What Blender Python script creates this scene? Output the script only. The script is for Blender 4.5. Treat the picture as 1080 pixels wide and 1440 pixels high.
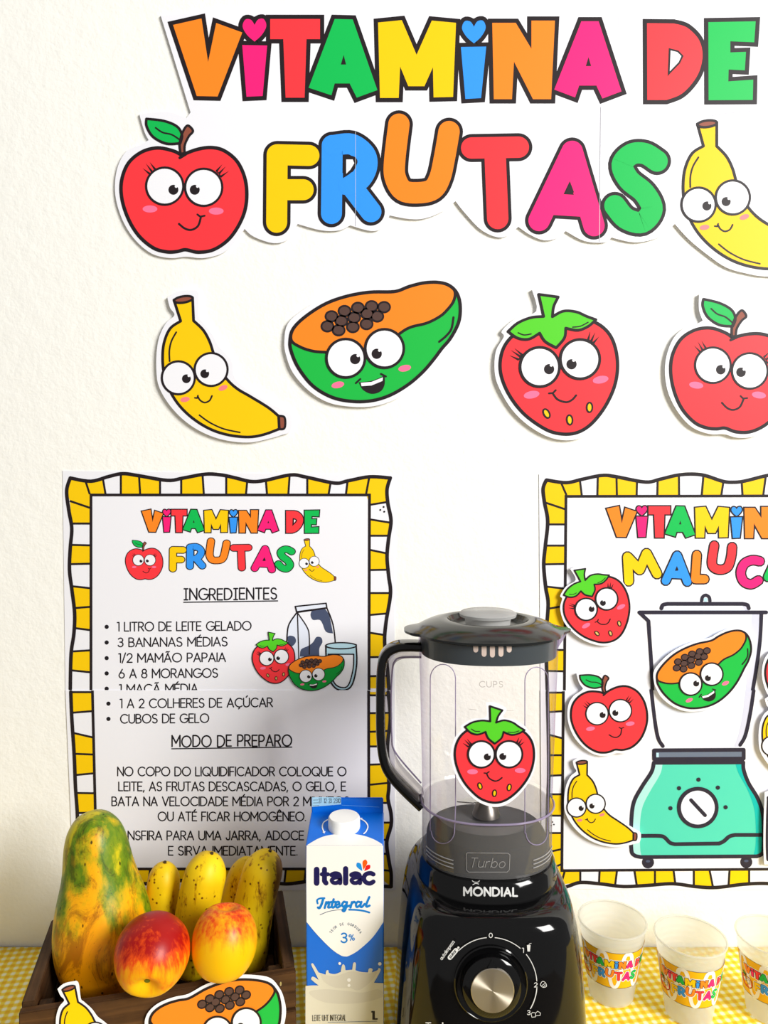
import bpy, bmesh, math, random
from math import sin, cos, pi, radians as R, atan, sqrt
from mathutils import Vector
from mathutils.geometry import tessellate_polygon
random.seed(7)
for o in list(bpy.data.objects): bpy.data.objects.remove(o)
SC = bpy.context.scene; COL = SC.collection

# ---------------------------------------------------------------- camera
CAMZ, F = 1.29, 1040.0
PITCH = atan(60/1040)
cam = bpy.data.cameras.new('camera'); cam.sensor_fit = 'VERTICAL'; cam.sensor_height = 36; cam.lens = 26
cam.clip_start = .01
co = bpy.data.objects.new('camera', cam); COL.objects.link(co)
co.location = (0, 0, CAMZ); co.rotation_euler = (pi/2-PITCH, 0, 0); SC.camera = co
# ---------------------------------------------------------------- light
wd = bpy.data.worlds.new('room_light'); SC.world = wd; wd.use_nodes = True
wd.node_tree.nodes['Background'].inputs[0].default_value = (1.0, .985, .97, 1)
wd.node_tree.nodes['Background'].inputs[1].default_value = .30
def area(name, loc, target, sx, sy, power, col):
    l = bpy.data.lights.new(name, 'AREA'); l.shape = 'RECTANGLE'; l.size = sx; l.size_y = sy
    l.energy = power; l.color = col
    o = bpy.data.objects.new(name, l); COL.objects.link(o); o.location = loc
    o.rotation_euler = (Vector(target)-Vector(loc)).to_track_quat('-Z', 'Y').to_euler(); return o
area('window_light', (2.25, -1.35, 2.45), (0.0, .8, 1.1), 1.25, 1.3, 158, (1, .985, .96))
SC.view_settings.view_transform = 'Standard'; SC.view_settings.look = 'None'
SC.view_settings.gamma = 1; SC.view_settings.use_curve_mapping = False
SC.view_settings.exposure = .03

# ---------------------------------------------------------------- geometry of the view
WALL = .84; TABLE = .73
def ray(px, py):
    x = (px-540)/F; z = -(py-720)/F
    return Vector((x, cos(PITCH)+z*sin(PITCH), z*cos(PITCH)-sin(PITCH)))
CAM = Vector((0, 0, CAMZ))
def at(px, py, Y):
    d = ray(px, py); return CAM+d*(Y/d.y)
# ---------------------------------------------------------------- materials
def lin(c):
    c /= 255; return c/12.92 if c <= .04045 else ((c+.055)/1.055)**2.4
def new_mat(name):
    m = bpy.data.materials.new(name); m.use_nodes = True
    nt = m.node_tree; b = nt.nodes['Principled BSDF']; return m, nt, b
MATS = {}
def mat(name, rgb, rough=.55, metal=0, spec=.3, k=.92, coat=0):
    if name in MATS: return MATS[name]
    m, nt, b = new_mat(name)
    b.inputs['Base Color'].default_value = tuple(lin(c)*k for c in rgb)+(1,)
    b.inputs['Roughness'].default_value = rough; b.inputs['Metallic'].default_value = metal
    b.inputs['Specular IOR Level'].default_value = spec; b.inputs['Coat Weight'].default_value = coat
    MATS[name] = m; return m
PR = dict(rough=.5, spec=.25)
paper = mat('white_paper', (247, 247, 253), .6, spec=.2)
ink = mat('black_ink', (34, 26, 30), **PR)
P = {n: mat('ink_'+n, c, **PR) for n, c in dict(orange=(255, 140, 34), pink=(255, 30, 125), red=(255, 58, 66),
     green=(8, 192, 84), yellow=(255, 208, 0), blue=(52, 155, 255), brown=(150, 82, 64), seed=(88, 64, 58),
     cheek=(255, 120, 160), cheek2=(255, 135, 135), leaf=(88, 212, 40), leafd=(8, 190, 84), white=(250, 250, 255), slate=(74, 84, 112), navy=(44, 40, 56),
     teal=(84, 216, 186), tealL=(178, 234, 230), tealD=(0, 192, 182), glass=(234, 240, 254), glassD=(214, 216, 236),
     aqua=(190, 228, 242), papgreen=(26, 190, 70), papgreen2=(0, 158, 56), seam=(205, 205, 212), bottle=(110, 122, 142), pale=(225, 195, 110)).items()}
def N(nt, t, **kw):
    n = nt.nodes.new(t)
    for k, v in kw.items():
        if k in n.inputs: n.inputs[k].default_value = v
        else: setattr(n, k, v)
    return n
def ramp(nt, fac, stops):
    r = nt.nodes.new('ShaderNodeValToRGB'); el = r.color_ramp.elements
    while len(el) < len(stops): el.new(.5)
    for e, (p, c) in zip(el, stops):
        e.position = p; e.color = c if len(c) == 4 else tuple(c)+(1,)
    nt.links.new(fac, r.inputs[0]); return r.outputs[0]
def col(*c): return tuple(lin(x) for x in c)+(1,)
def mix(nt, fac, a, b, mode='MIX'):
    n = nt.nodes.new('ShaderNodeMix'); n.data_type = 'RGBA'; n.blend_type = mode
    for s, v in ((n.inputs[0], fac), (n.inputs[6], a), (n.inputs[7], b)):
        if hasattr(v, 'is_linked'): nt.links.new(v, s)
        elif isinstance(v, (int, float)): s.default_value = v
        else: s.default_value = v
    return n.outputs[2]
def bump(nt, b, h, strength, dist):
    n = N(nt, 'ShaderNodeBump', Strength=strength, Distance=dist); nt.links.new(h, n.inputs['Height'])
    nt.links.new(n.outputs[0], b.inputs['Normal'])
def math_(nt, op, a, b=None):
    n = nt.nodes.new('ShaderNodeMath'); n.operation = op
    for i, v in enumerate((a, b)):
        if v is None: continue
        if hasattr(v, 'is_linked'): nt.links.new(v, n.inputs[i])
        else: n.inputs[i].default_value = v
    return n.outputs[0]

# wall plaster
wall_m, nt, b = new_mat('painted_plaster'); b.inputs['Roughness'].default_value = .75; b.inputs['Specular IOR Level'].default_value = .2
tc = N(nt, 'ShaderNodeTexCoord')
b.inputs['Base Color'].default_value = tuple(lin(c)*.96 for c in (252, 251, 244))+(1,)
n1 = N(nt, 'ShaderNodeTexNoise', Scale=55., Detail=6., Roughness=.6); nt.links.new(tc.outputs['Object'], n1.inputs['Vector'])
n2 = N(nt, 'ShaderNodeTexNoise', Scale=260., Detail=3.); nt.links.new(tc.outputs['Object'], n2.inputs['Vector'])
bump(nt, b, math_(nt, 'ADD', n1.outputs[0], math_(nt, 'MULTIPLY', n2.outputs[0], .35)), .5, .002)
# gingham cloth
cloth_m, nt, b = new_mat('gingham_cloth'); b.inputs['Roughness'].default_value = .8
tc = N(nt, 'ShaderNodeTexCoord'); mp = N(nt, 'ShaderNodeMapping'); mp.inputs['Rotation'].default_value = (0, 0, R(-9))
mp.inputs['Scale'].default_value = (1/.0094,)*3
nt.links.new(tc.outputs['Object'], mp.inputs[0]); sx = N(nt, 'ShaderNodeSeparateXYZ'); nt.links.new(mp.outputs[0], sx.inputs[0])
st = []
for i in (0, 1):
    fr = math_(nt, 'FRACT', sx.outputs[i]); d = math_(nt, 'ABSOLUTE', math_(nt, 'SUBTRACT', fr, .5))
    mr = N(nt, 'ShaderNodeMapRange'); mr.inputs[1].default_value = .14; mr.inputs[2].default_value = .34; nt.links.new(d, mr.inputs[0]); st.append(mr.outputs[0])
s = math_(nt, 'MULTIPLY', math_(nt, 'ADD', st[0], st[1]), .5)
nt.links.new(ramp(nt, s, [(0, col(255, 250, 214)), (.5, col(252, 222, 70)), (1, col(244, 190, 4))]), b.inputs['Base Color'])
wv = N(nt, 'ShaderNodeTexNoise', Scale=900.); nt.links.new(tc.outputs['Object'], wv.inputs['Vector']); bump(nt, b, wv.outputs[0], .4, .0004)
# wood
def wood(name, c1, c2, axis):
    m, nt, b = new_mat(name); b.inputs['Roughness'].default_value = .65; b.inputs['Specular IOR Level'].default_value = .2
    tc = N(nt, 'ShaderNodeTexCoord'); mp = N(nt, 'ShaderNodeMapping')
    mp.inputs['Scale'].default_value = [(6, 120, 120), (120, 6, 120), (120, 120, 6)][axis]
    nt.links.new(tc.outputs['Object'], mp.inputs[0])
    n = N(nt, 'ShaderNodeTexNoise', Scale=1., Detail=6., Distortion=.8); nt.links.new(mp.outputs[0], n.inputs['Vector'])
    n2 = N(nt, 'ShaderNodeTexNoise', Scale=40., Detail=3.); nt.links.new(tc.outputs['Object'], n2.inputs['Vector'])
    c = ramp(nt, n.outputs[0], [(.3, col(*c1)), (.7, col(*c2))])
    c = mix(nt, .35, c, ramp(nt, n2.outputs[0], [(.3, (.25, .25, .25)), (.65, (1, 1, 1))]), 'MULTIPLY')
    nt.links.new(c, b.inputs['Base Color']); bump(nt, b, n.outputs[0], .5, .001); return m
wood_x = wood('stained_wood', (52, 32, 16), (98, 66, 36), 0)
wood_y = wood('stained_wood_side', (48, 31, 17), (88, 60, 34), 1)
wood_z = wood('stained_wood_post', (42, 27, 15), (80, 54, 30), 2)
wood_end = wood('lighter_wood_end', (86, 62, 36), (148, 110, 66), 0)
# papaya
pap_m, nt, b = new_mat('papaya_skin'); b.inputs['Roughness'].default_value = .42; b.inputs['Specular IOR Level'].default_value = .35
tc = N(nt, 'ShaderNodeTexCoord'); so = N(nt, 'ShaderNodeSeparateXYZ'); nt.links.new(tc.outputs['Generated'], so.inputs[0])
nz = N(nt, 'ShaderNodeTexNoise', Scale=5., Detail=5.); nt.links.new(tc.outputs['Generated'], nz.inputs['Vector'])
nb = N(nt, 'ShaderNodeTexNoise', Scale=16., Detail=6., Roughness=.7); nt.links.new(tc.outputs['Generated'], nb.inputs['Vector'])
# greenness: high near the top and on the left flank
dx = math_(nt, 'ABSOLUTE', math_(nt, 'SUBTRACT', so.outputs[0], .54))
g = math_(nt, 'ADD', math_(nt, 'MULTIPLY', so.outputs[2], 1.15), math_(nt, 'MULTIPLY', dx, 1.0))
g = math_(nt, 'ADD', g, math_(nt, 'MULTIPLY', math_(nt, 'SUBTRACT', nz.outputs[0], .5), 1.1))
g = math_(nt, 'ADD', g, math_(nt, 'MULTIPLY', math_(nt, 'SUBTRACT', nb.outputs[0], .5), .35))
c = ramp(nt, g, [(.5, col(246, 160, 0)), (.78, col(238, 170, 0)), (.95, col(176, 172, 14)), (1, col(128, 150, 12))])
g2 = math_(nt, 'MULTIPLY', g, .75)
c2 = ramp(nt, g2, [(.38, col(248, 158, 0)), (.62, col(240, 172, 4)), (.72, col(176, 160, 14)), (.82, col(88, 122, 8)), (.92, col(120, 140, 12)), (1, col(196, 182, 18))])
tl = N(nt, 'ShaderNodeTexNoise', Scale=3.2, Detail=7., Roughness=.75, Distortion=1.2); nt.links.new(tc.outputs['Generated'], tl.inputs['Vector'])
c2 = mix(nt, 1., c2, ramp(nt, tl.outputs[0], [(.38, (.5, .42, .2)), (.49, (1, 1, 1))]), 'MULTIPLY')
vo = N(nt, 'ShaderNodeTexVoronoi', Scale=9.); nt.links.new(tc.outputs['Generated'], vo.inputs['Vector'])
vo2 = N(nt, 'ShaderNodeTexVoronoi', Scale=24.); nt.links.new(tc.outputs['Generated'], vo2.inputs['Vector'])
c2 = mix(nt, 1., c2, ramp(nt, vo.outputs[0], [(.07, (.12, .12, .03)), (.12, (1, 1, 1))]), 'MULTIPLY')
c2 = mix(nt, 1., c2, ramp(nt, vo2.outputs[0], [(.06, (.5, .3, .1)), (.12, (1, 1, 1))]), 'MULTIPLY')
nt.links.new(c2, b.inputs['Base Color']); bump(nt, b, nb.outputs[0], .15, .002)
# banana
def banana_mat(name, seed, bruise=False):
    m, nt, b = new_mat(name); b.inputs['Roughness'].default_value = .5; b.inputs['Specular IOR Level'].default_value = .3
    tc = N(nt, 'ShaderNodeTexCoord'); mp = N(nt, 'ShaderNodeMapping'); mp.inputs['Location'].default_value = (seed, seed*.7, seed*1.3)
    nt.links.new(tc.outputs['Object'], mp.inputs[0])
    n = N(nt, 'ShaderNodeTexNoise', Scale=22., Detail=4.); nt.links.new(mp.outputs[0], n.inputs['Vector'])
    c = ramp(nt, n.outputs[0], [(.3, col(216, 176, 6)), (.6, col(240, 204, 14))])
    v = N(nt, 'ShaderNodeTexVoronoi', Scale=130.); nt.links.new(mp.outputs[0], v.inputs['Vector'])
    c = mix(nt, 1., c, ramp(nt, v.outputs[0], [(.1, (.2, .1, .03)), (.19, (1, 1, 1))]), 'MULTIPLY')
    ms = N(nt, 'ShaderNodeMapping'); ms.inputs['Scale'].default_value = (90, 90, 26); nt.links.new(mp.outputs[0], ms.inputs[0])
    n2 = N(nt, 'ShaderNodeTexNoise', Scale=1., Detail=5., Roughness=.7); nt.links.new(ms.outputs[0], n2.inputs['Vector'])
    c = mix(nt, 1., c, ramp(nt, n2.outputs[0], [(.33, (.22, .13, .05)), (.385, (.7, .58, .3)), (.45, (1, 1, 1))]), 'MULTIPLY')
    if bruise:
        sg = N(nt, 'ShaderNodeSeparateXYZ'); nt.links.new(tc.outputs['Generated'], sg.inputs[0])
        f = math_(nt, 'ADD', math_(nt, 'ADD', sg.outputs[0], math_(nt, 'MULTIPLY', math_(nt, 'SUBTRACT', sg.outputs[2], .6), -.28)), math_(nt, 'MULTIPLY', math_(nt, 'SUBTRACT', n2.outputs[0], .5), .5))
        c = mix(nt, 1., c, ramp(nt, f, [(.80, (1, 1, 1)), (.86, (.22, .13, .05))]), 'MULTIPLY')
    nt.links.new(c, b.inputs['Base Color']); return m
# apple
def apple_mat(name, redness, seed):
    m, nt, b = new_mat(name); b.inputs['Roughness'].default_value = .38; b.inputs['Specular IOR Level'].default_value = .3
    tc = N(nt, 'ShaderNodeTexCoord'); so = N(nt, 'ShaderNodeSeparateXYZ'); nt.links.new(tc.outputs['Generated'], so.inputs[0])
    mp = N(nt, 'ShaderNodeMapping'); mp.inputs['Scale'].default_value = (16, 16, 3.2); mp.inputs['Location'].default_value = (seed,)*3
    nt.links.new(tc.outputs['Generated'], mp.inputs[0])
    n = N(nt, 'ShaderNodeTexNoise', Scale=1., Detail=5., Roughness=.65); nt.links.new(mp.outputs[0], n.inputs['Vector'])
    n3 = N(nt, 'ShaderNodeTexNoise', Scale=3., Detail=2.); nt.links.new(tc.outputs['Generated'], n3.inputs['Vector'])
    g = math_(nt, 'ADD', so.outputs[2], math_(nt, 'MULTIPLY', math_(nt, 'SUBTRACT', n.outputs[0], .5), .8))
    g = math_(nt, 'ADD', g, math_(nt, 'MULTIPLY', math_(nt, 'SUBTRACT', n3.outputs[0], .5), .6))
    ax = math_(nt, 'ABSOLUTE', math_(nt, 'SUBTRACT', so.outputs[0], .5))
    g = math_(nt, 'ADD', g, math_(nt, 'MULTIPLY', ax, .35))
    g = math_(nt, 'ADD', g, redness)
    c = ramp(nt, g, [(.3, col(240, 186, 4)), (.55, col(238, 146, 12)), (.72, col(226, 74, 10)), (.95, col(160, 12, 8))])
    nt.links.new(c, b.inputs['Base Color']); return m
# clear plastics
def clear(name, face_col, edge_col, gloss=.06, rough=.06, milky=0, milk_col=(.6, .58, .6, 1)):
    m = bpy.data.materials.new(name); m.use_nodes = True; nt = m.node_tree
    for n in list(nt.nodes): nt.nodes.remove(n)
    out = N(nt, 'ShaderNodeOutputMaterial'); tr = N(nt, 'ShaderNodeBsdfTransparent'); gl = N(nt, 'ShaderNodeBsdfGlossy', Roughness=rough)
    lw = N(nt, 'ShaderNodeLayerWeight', Blend=.32)
    nt.links.new(ramp(nt, lw.outputs['Facing'], [(.25, face_col), (1, edge_col)]), tr.inputs[0])
    mx = N(nt, 'ShaderNodeMixShader')
    nt.links.new(ramp(nt, lw.outputs['Facing'], [(.3, (.035,)*3), (.75, (.07,)*3), (1, (.3,)*3)]), mx.inputs[0]); nt.links.new(tr.outputs[0], mx.inputs[1]); nt.links.new(gl.outputs[0], mx.inputs[2])
    if milky:
        df = N(nt, 'ShaderNodeBsdfDiffuse'); df.inputs[0].default_value = milk_col; m3 = N(nt, 'ShaderNodeMixShader'); m3.inputs[0].default_value = milky
        nt.links.new(mx.outputs[0], m3.inputs[1]); nt.links.new(df.outputs[0], m3.inputs[2]); mx = m3
    nt.links.new(mx.outputs[0], out.inputs[0]); return m
jar_m = clear('clear_jar_plastic', (.968, .955, .963, 1), (.66, .61, .72, 1))
rib_m = clear('jar_edge_plastic', (.70, .64, .80, 1), (.5, .44, .6, 1), rough=.15, milky=.5, milk_col=(.42, .36, .50, 1))
emboss_m = mat('embossed_clear_plastic', (150, 148, 146), .25, spec=.5)
cap_m = clear('clear_cap_plastic', (.85, .85, .84, 1), (.6, .6, .6, 1), milky=.5, milk_col=(.62, .62, .61, 1))
skirt_m = clear('smoky_jar_foot', (.9, .89, .9, 1), (.6, .58, .64, 1), milky=.2, milk_col=(.40, .39, .38, 1))
lining_m = clear('clear_handle_plastic', (.82, .80, .80, 1), (.35, .33, .38, 1))
def frosted(name):
    m = bpy.data.materials.new(name); m.use_nodes = True; nt = m.node_tree
    for n in list(nt.nodes): nt.nodes.remove(n)
    out = N(nt, 'ShaderNodeOutputMaterial'); tr = N(nt, 'ShaderNodeBsdfTransparent'); tr.inputs[0].default_value = (.97, .97, .95, 1)
    tl = N(nt, 'ShaderNodeBsdfTranslucent'); tl.inputs[0].default_value = (.93, .93, .9, 1)
    df = N(nt, 'ShaderNodeBsdfPrincipled', Roughness=.3); df.inputs['Base Color'].default_value = (.9, .9, .87, 1)
    m1 = N(nt, 'ShaderNodeMixShader'); m1.inputs[0].default_value = .5
    m2 = N(nt, 'ShaderNodeMixShader'); m2.inputs[0].default_value = .36
    nt.links.new(tl.outputs[0], m1.inputs[1]); nt.links.new(df.outputs[0], m1.inputs[2])
    nt.links.new(tr.outputs[0], m2.inputs[1]); nt.links.new(m1.outputs[0], m2.inputs[2]); nt.links.new(m2.outputs[0], out.inputs[0]); return m
cup_m = frosted('frosted_cup_plastic')
black_gloss = mat('black_glossy_plastic', (9, 9, 10), .08, spec=.4)
black_lid = mat('black_lid_plastic', (24, 26, 26), .16, spec=.5)
grey_band = mat('dark_grey_band', (62, 70, 74), .35, spec=.4)
metal = mat('brushed_metal', (205, 196, 180), .28, metal=1)
steel = mat('steel', (200, 200, 200), .25, metal=1)
cream = mat('slot_light_cream', (232, 214, 200), .5)
printwhite = mat('white_print', (225, 225, 222), .4)
def brushed_disc():
    m, nt, b = new_mat('radial_brushed_metal'); b.inputs['Metallic'].default_value = 1; b.inputs['Roughness'].default_value = .36
    b.inputs['Base Color'].default_value = (.66, .60, .50, 1); b.inputs['Anisotropic'].default_value = .95
    tg = N(nt, 'ShaderNodeTangent'); tg.direction_type = 'RADIAL'; tg.axis = 'Y'; nt.links.new(tg.outputs[0], b.inputs['Tangent'])
    return m
disc_m = brushed_disc()
milk_blue = mat('carton_blue', (0, 112, 226), .35, spec=.4)
milk_white = mat('carton_white', (255, 253, 248), .4, spec=.4)
milk_cream = mat('carton_milk_cream', (226, 222, 204), .4, spec=.4)
milk_shade = mat('carton_milk_shade', (216, 211, 195), .4)
milk_navy = mat('carton_navy', (24, 20, 84), .4)
milk_cyan = mat('carton_cyan', (0, 130, 216), .4)
cap_white = mat('white_cap', (255, 255, 253), .4)

# ---------------------------------------------------------------- object helpers
ORG = {}
def tag(o, label=None, cat=None, group=None, kind=None):
    for k, v in (('label', label), ('category', cat), ('group', group), ('kind', kind)):
        if v: o[k] = v
    return o
def thing(name, label, cat, loc, group=None):
    o = bpy.data.objects.new(name, None); COL.objects.link(o); o.location = loc; o.empty_display_size = .02
    ORG[o] = Vector(loc); return tag(o, label, cat, group)
def link(name, me, parent=None, loc=None):
    o = bpy.data.objects.new(name, me); COL.objects.link(o)
    if parent is not None: o.parent = parent; ORG[o] = ORG[parent]
    else:
        o.location = loc or (0, 0, 0); ORG[o] = Vector(loc or (0, 0, 0))
    return o
def mesh_obj(name, verts, faces, mats, parent=None, loc=None, mi=None, smooth=False, raw=False, label=None):
    off = Vector((0, 0, 0)) if raw else (ORG[parent] if parent is not None else Vector(loc or (0, 0, 0)))
    me = bpy.data.meshes.new(name)
    me.from_pydata([tuple(Vector(v)-off) for v in verts], [], faces)
    for m in (mats if isinstance(mats, (list, tuple)) else [mats]): me.materials.append(m)
    if mi: me.polygons.foreach_set('material_index', mi)
    bm = bmesh.new(); bm.from_mesh(me)
    if smooth or mi is None:
        bmesh.ops.recalc_face_normals(bm, faces=bm.faces)
        if smooth:
            for f in bm.faces: f.smooth = True
            for e in bm.edges:
                if len(e.link_faces) == 2 and e.calc_face_angle(0) > R(40): e.smooth = False
    bm.to_mesh(me); bm.free()
    o = link(name, me, parent, loc)
    if label: o['label'] = label
    return o
def box(name, a, bb, m, parent=None, raw=False, bev=.0008, loc=None, label=None):
    off = Vector((0, 0, 0)) if raw else (ORG[parent] if parent is not None else Vector(loc or (0, 0, 0)))
    bm = bmesh.new(); bmesh.ops.create_cube(bm, size=1)
    for v in bm.verts: v.co = Vector([(a[i]+bb[i])/2+v.co[i]*(bb[i]-a[i]) for i in range(3)])-off
    if bev: bmesh.ops.bevel(bm, geom=bm.edges[:], offset=bev, segments=2, affect='EDGES')
    me = bpy.data.meshes.new(name); bm.to_mesh(me); bm.free(); me.materials.append(m)
    o = link(name, me, parent, loc)
    if label: o['label'] = label
    return o
def se(t, rx, ry, n):
    c, s = cos(t), sin(t)
    return (rx*math.copysign(abs(c)**(2/n), c), ry*math.copysign(abs(s)**(2/n), s))
def loft(name, rings, m, parent, cx=0, cy=0, seg=96, cap0=True, cap1=True, mod=None, label=None, raw=False):
    """rings: (z, rx, ry, exponent[, dx, dy])"""
    V, Fc = [], []
    for r in rings:
        z, rx, ry, n = r[:4]; dx, dy = (r[4], r[5]) if len(r) > 4 else (0, 0)
        for i in range(seg):
            t = 2*pi*i/seg; x, y = se(t, rx, ry, n)
            if mod: x, y = mod(x, y, z, t)
            V.append((cx+dx+x, cy+dy+y, z))
    for k in range(len(rings)-1):
        for i in range(seg):
            j = (i+1) % seg; Fc.append((k*seg+i, k*seg+j, (k+1)*seg+j, (k+1)*seg+i))
    if cap0: Fc.append(tuple(range(seg))[::-1])
    if cap1: Fc.append(tuple((len(rings)-1)*seg+i for i in range(seg)))
    return mesh_obj(name, V, Fc, m, parent, smooth=True, label=label, raw=raw)
def sweep(name, path, rad, m, parent, seg=16, prof=None, label=None, raw=False, loc=None):
    """tube along path; rad list or number; prof(t)->radius factor"""
    P3 = [Vector(p) for p in path]; V, Fc = [], []
    up = Vector((0, 1, 0)); n = len(P3)
    for k, p in enumerate(P3):
        t = (P3[min(k+1, n-1)]-P3[max(k-1, 0)]).normalized()
        a = up-t*up.dot(t); a = a.normalized() if a.length > 1e-6 else Vector((1, 0, 0)); bb = t.cross(a)
        r = rad[k] if isinstance(rad, (list, tuple)) else rad
        for i in range(seg):
            th = 2*pi*i/seg; f = prof(th) if prof else 1
            if isinstance(f, tuple): V.append(p+a*r*f[0]+bb*r*f[1])
            else: V.append(p+a*cos(th)*r*f+bb*sin(th)*r*f)
    for k in range(n-1):
        for i in range(seg):
            j = (i+1) % seg; Fc.append((k*seg+i, k*seg+j, (k+1)*seg+j, (k+1)*seg+i))
    Fc.append(tuple(range(seg))[::-1]); Fc.append(tuple((n-1)*seg+i for i in range(seg)))
    return mesh_obj(name, V, Fc, m, parent, smooth=True, label=label, raw=raw, loc=loc)

# ---------------------------------------------------------------- flat print: shapes in the sheet's own plane
def spl(pts, closed=False, n=6):
    """Catmull-Rom through points; a third entry marks a sharp corner"""
    P2 = [(p[0], p[1]) for p in pts]; C = [len(p) > 2 for p in pts]; L = len(pts); out = []
    for i in range(L if closed else L-1):
        a = P2[i]; b = P2[(i+1) % L]
        p0 = a if C[i] or (not closed and i == 0) else P2[i-1]
        p3 = b if C[(i+1) % L] or (not closed and i+2 >= L) else P2[(i+2) % L]
        for k in range(n):
            t = k/n; t2 = t*t; t3 = t2*t
            out.append(tuple(.5*(2*a[q]+(b[q]-p0[q])*t+(2*p0[q]-5*a[q]+4*b[q]-p3[q])*t2+(3*a[q]-p0[q]-3*b[q]+p3[q])*t3) for q in (0, 1)))
    if not closed: out.append(P2[-1])
    return out
def disc(c, r, n=None, ry=None, rot=0):
    n = n or (32 if r > 12 else 10); ry = ry or r; cr, sr = cos(R(rot)), sin(R(rot)); o = []
    for i in range(n):
        x, y = r*cos(2*pi*i/n), ry*sin(2*pi*i/n); o.append((c[0]+x*cr-y*sr, c[1]+x*sr+y*cr))
    return o
def ribbon(pts, w, closed=False, join='round', cap=True):
    q = [pts[0]]
    for p in pts[1:]:
        if abs(p[0]-q[-1][0])+abs(p[1]-q[-1][1]) > 1e-7: q.append(p)
    if closed and abs(q[0][0]-q[-1][0])+abs(q[0][1]-q[-1][1]) < 1e-7: q.pop()
    L = len(q); h = w/2; out = []
    if L < 2: return [disc(q[0], h)]
    dirs = []
    for i in range(L if closed else L-1):
        a, b = q[i], q[(i+1) % L]; d = math.hypot(b[0]-a[0], b[1]-a[1]); dirs.append(((b[0]-a[0])/d, (b[1]-a[1])/d))
    M = len(dirs)
    def offs(i):                       # joint before segment i; returns (mitre vector) or None
        d0, d1 = dirs[i-1], dirs[i]; c = d0[0]*d1[0]+d0[1]*d1[1]
        nx, ny = -(d0[1]+d1[1]), d0[0]+d1[0]; l2 = nx*nx+ny*ny
        if join == 'round' and c < .8: return None
        if l2 < .12: return None
        return (2*nx/l2*h, 2*ny/l2*h)
    for i in range(M):
        a, b = q[i], q[(i+1) % L]; n = (-dirs[i][1]*h, dirs[i][0]*h)
        oa = offs(i) if (closed or i > 0) else n
        ob = offs((i+1) % M) if (closed or i < M-1) else n
        if oa is None: oa = n; out.append(disc(a, h))
        if ob is None: ob = n
        out.append([(a[0]-oa[0], a[1]-oa[1]), (b[0]-ob[0], b[1]-ob[1]), (b[0]+ob[0], b[1]+ob[1]), (a[0]+oa[0], a[1]+oa[1])])
    if not closed and cap: out += [disc(q[0], h), disc(q[-1], h)]
    return out
LV = .00011
class Art:
    def __init__(s, S, M=None): s.S = S; s.M = M or (lambda p: p); s.V = []; s.F = []; s.m = []; s.mats = []
    def mi(s, m):
        if m not in s.mats: s.mats.append(m)
        return s.mats.index(m)
    def raw(s, poly, m, lvl, tess=True, holes=()):
        loops = [list(poly)]+[list(h) for h in holes]; flat = [p for l in loops for p in l]; b = len(s.V)
        s.n = getattr(s, 'n', 0)+1; sub = (s.n % 37)*.021 if not tess else 0
        fm = [s.M(p) for p in flat]; s.V += [s.S(p, lvl+sub) for p in fm]; k = s.mi(m)
        def put(idx):
            ar = sum(fm[idx[i-1]][0]*fm[idx[i]][1]-fm[idx[i]][0]*fm[idx[i-1]][1] for i in range(len(idx)))
            if ar > 0: idx = idx[::-1]
            s.F.append(tuple(b+i for i in idx)); s.m.append(k)
        if not tess and len(poly) <= 12 and not holes: put(tuple(range(len(poly)))); return s
        for t in tessellate_polygon([[Vector((p[0], p[1], 0)) for p in l] for l in loops]): put(tuple(t))
        return s
    def fill(s, poly, m, lvl, holes=()): return s.raw(poly, m, lvl, True, holes)
    def line(s, pts, w, m, lvl, closed=False, join='round', cap=True):
        for p in ribbon(pts, w, closed, join, cap): s.raw(p, m, lvl, False)
        return s
    def shape(s, poly, fm, lm, w, lvl, join='round', holes=()):
        s.fill(poly, fm, lvl, holes); s.line(poly, w, lm, lvl+1, True, join); return s
    def ell(s, c, r, m, lvl, ry=None, rot=0, w=0, lm=None, n=32):
        d = disc(c, r, n, ry, rot); s.fill(d, m, lvl)
        if w: s.line(d, w, lm or ink, lvl+1, True, 'miter')
        return s
    def build(s, name, parent=None, label=None, loc=None, raw=False):
        return mesh_obj(name, s.V, s.F, s.mats, parent, loc, s.m, label=label, raw=raw)
def slab(name, S, poly, t0, t1, m, parent, M=None, label=None):
    """cut sheet: outline poly, from t0 to t1 (metres) in front of the surface"""
    M = M or (lambda p: p); n = len(poly); a = [S(M(p), None, t0) for p in poly]; b = [S(M(p), None, t1) for p in poly]
    tr = tessellate_polygon([[Vector((p[0], p[1], 0)) for p in poly]])
    Fc = [tuple(n+i for i in t) for t in tr]+[tuple(t)[::-1] for t in tr]+[(i, (i+1) % n, n+(i+1) % n, n+i) for i in range(n)]
    return mesh_obj(name, a+b, Fc, m, parent, label=label)
def wallS(base):                        # prints at depth 'base' in front of the wall
    def S(p, lvl=0, t=None): return at(p[0], p[1], WALL-(t if t is not None else base+LV*lvl))
    return S
def planeS(P0, n, base):
    n = Vector(n).normalized(); P0 = Vector(P0)
    def S(p, lvl=0, t=None):
        d = ray(*p); off = t if t is not None else base+LV*lvl
        q = P0+n*off; k = (q-CAM).dot(n)/d.dot(n); return CAM+d*k
    return S
def surfS(fy, base):                    # fy(x, z) -> y of the front of a curved body
    def S(p, lvl=0, t=None):
        Y = fy(0, 0, True)
        for _ in range(5): q = at(p[0], p[1], Y); Y = fy(q.x, q.z)
        return Vector((q.x, Y-(t if t is not None else base+LV*lvl), q.z))
    return S
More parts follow.
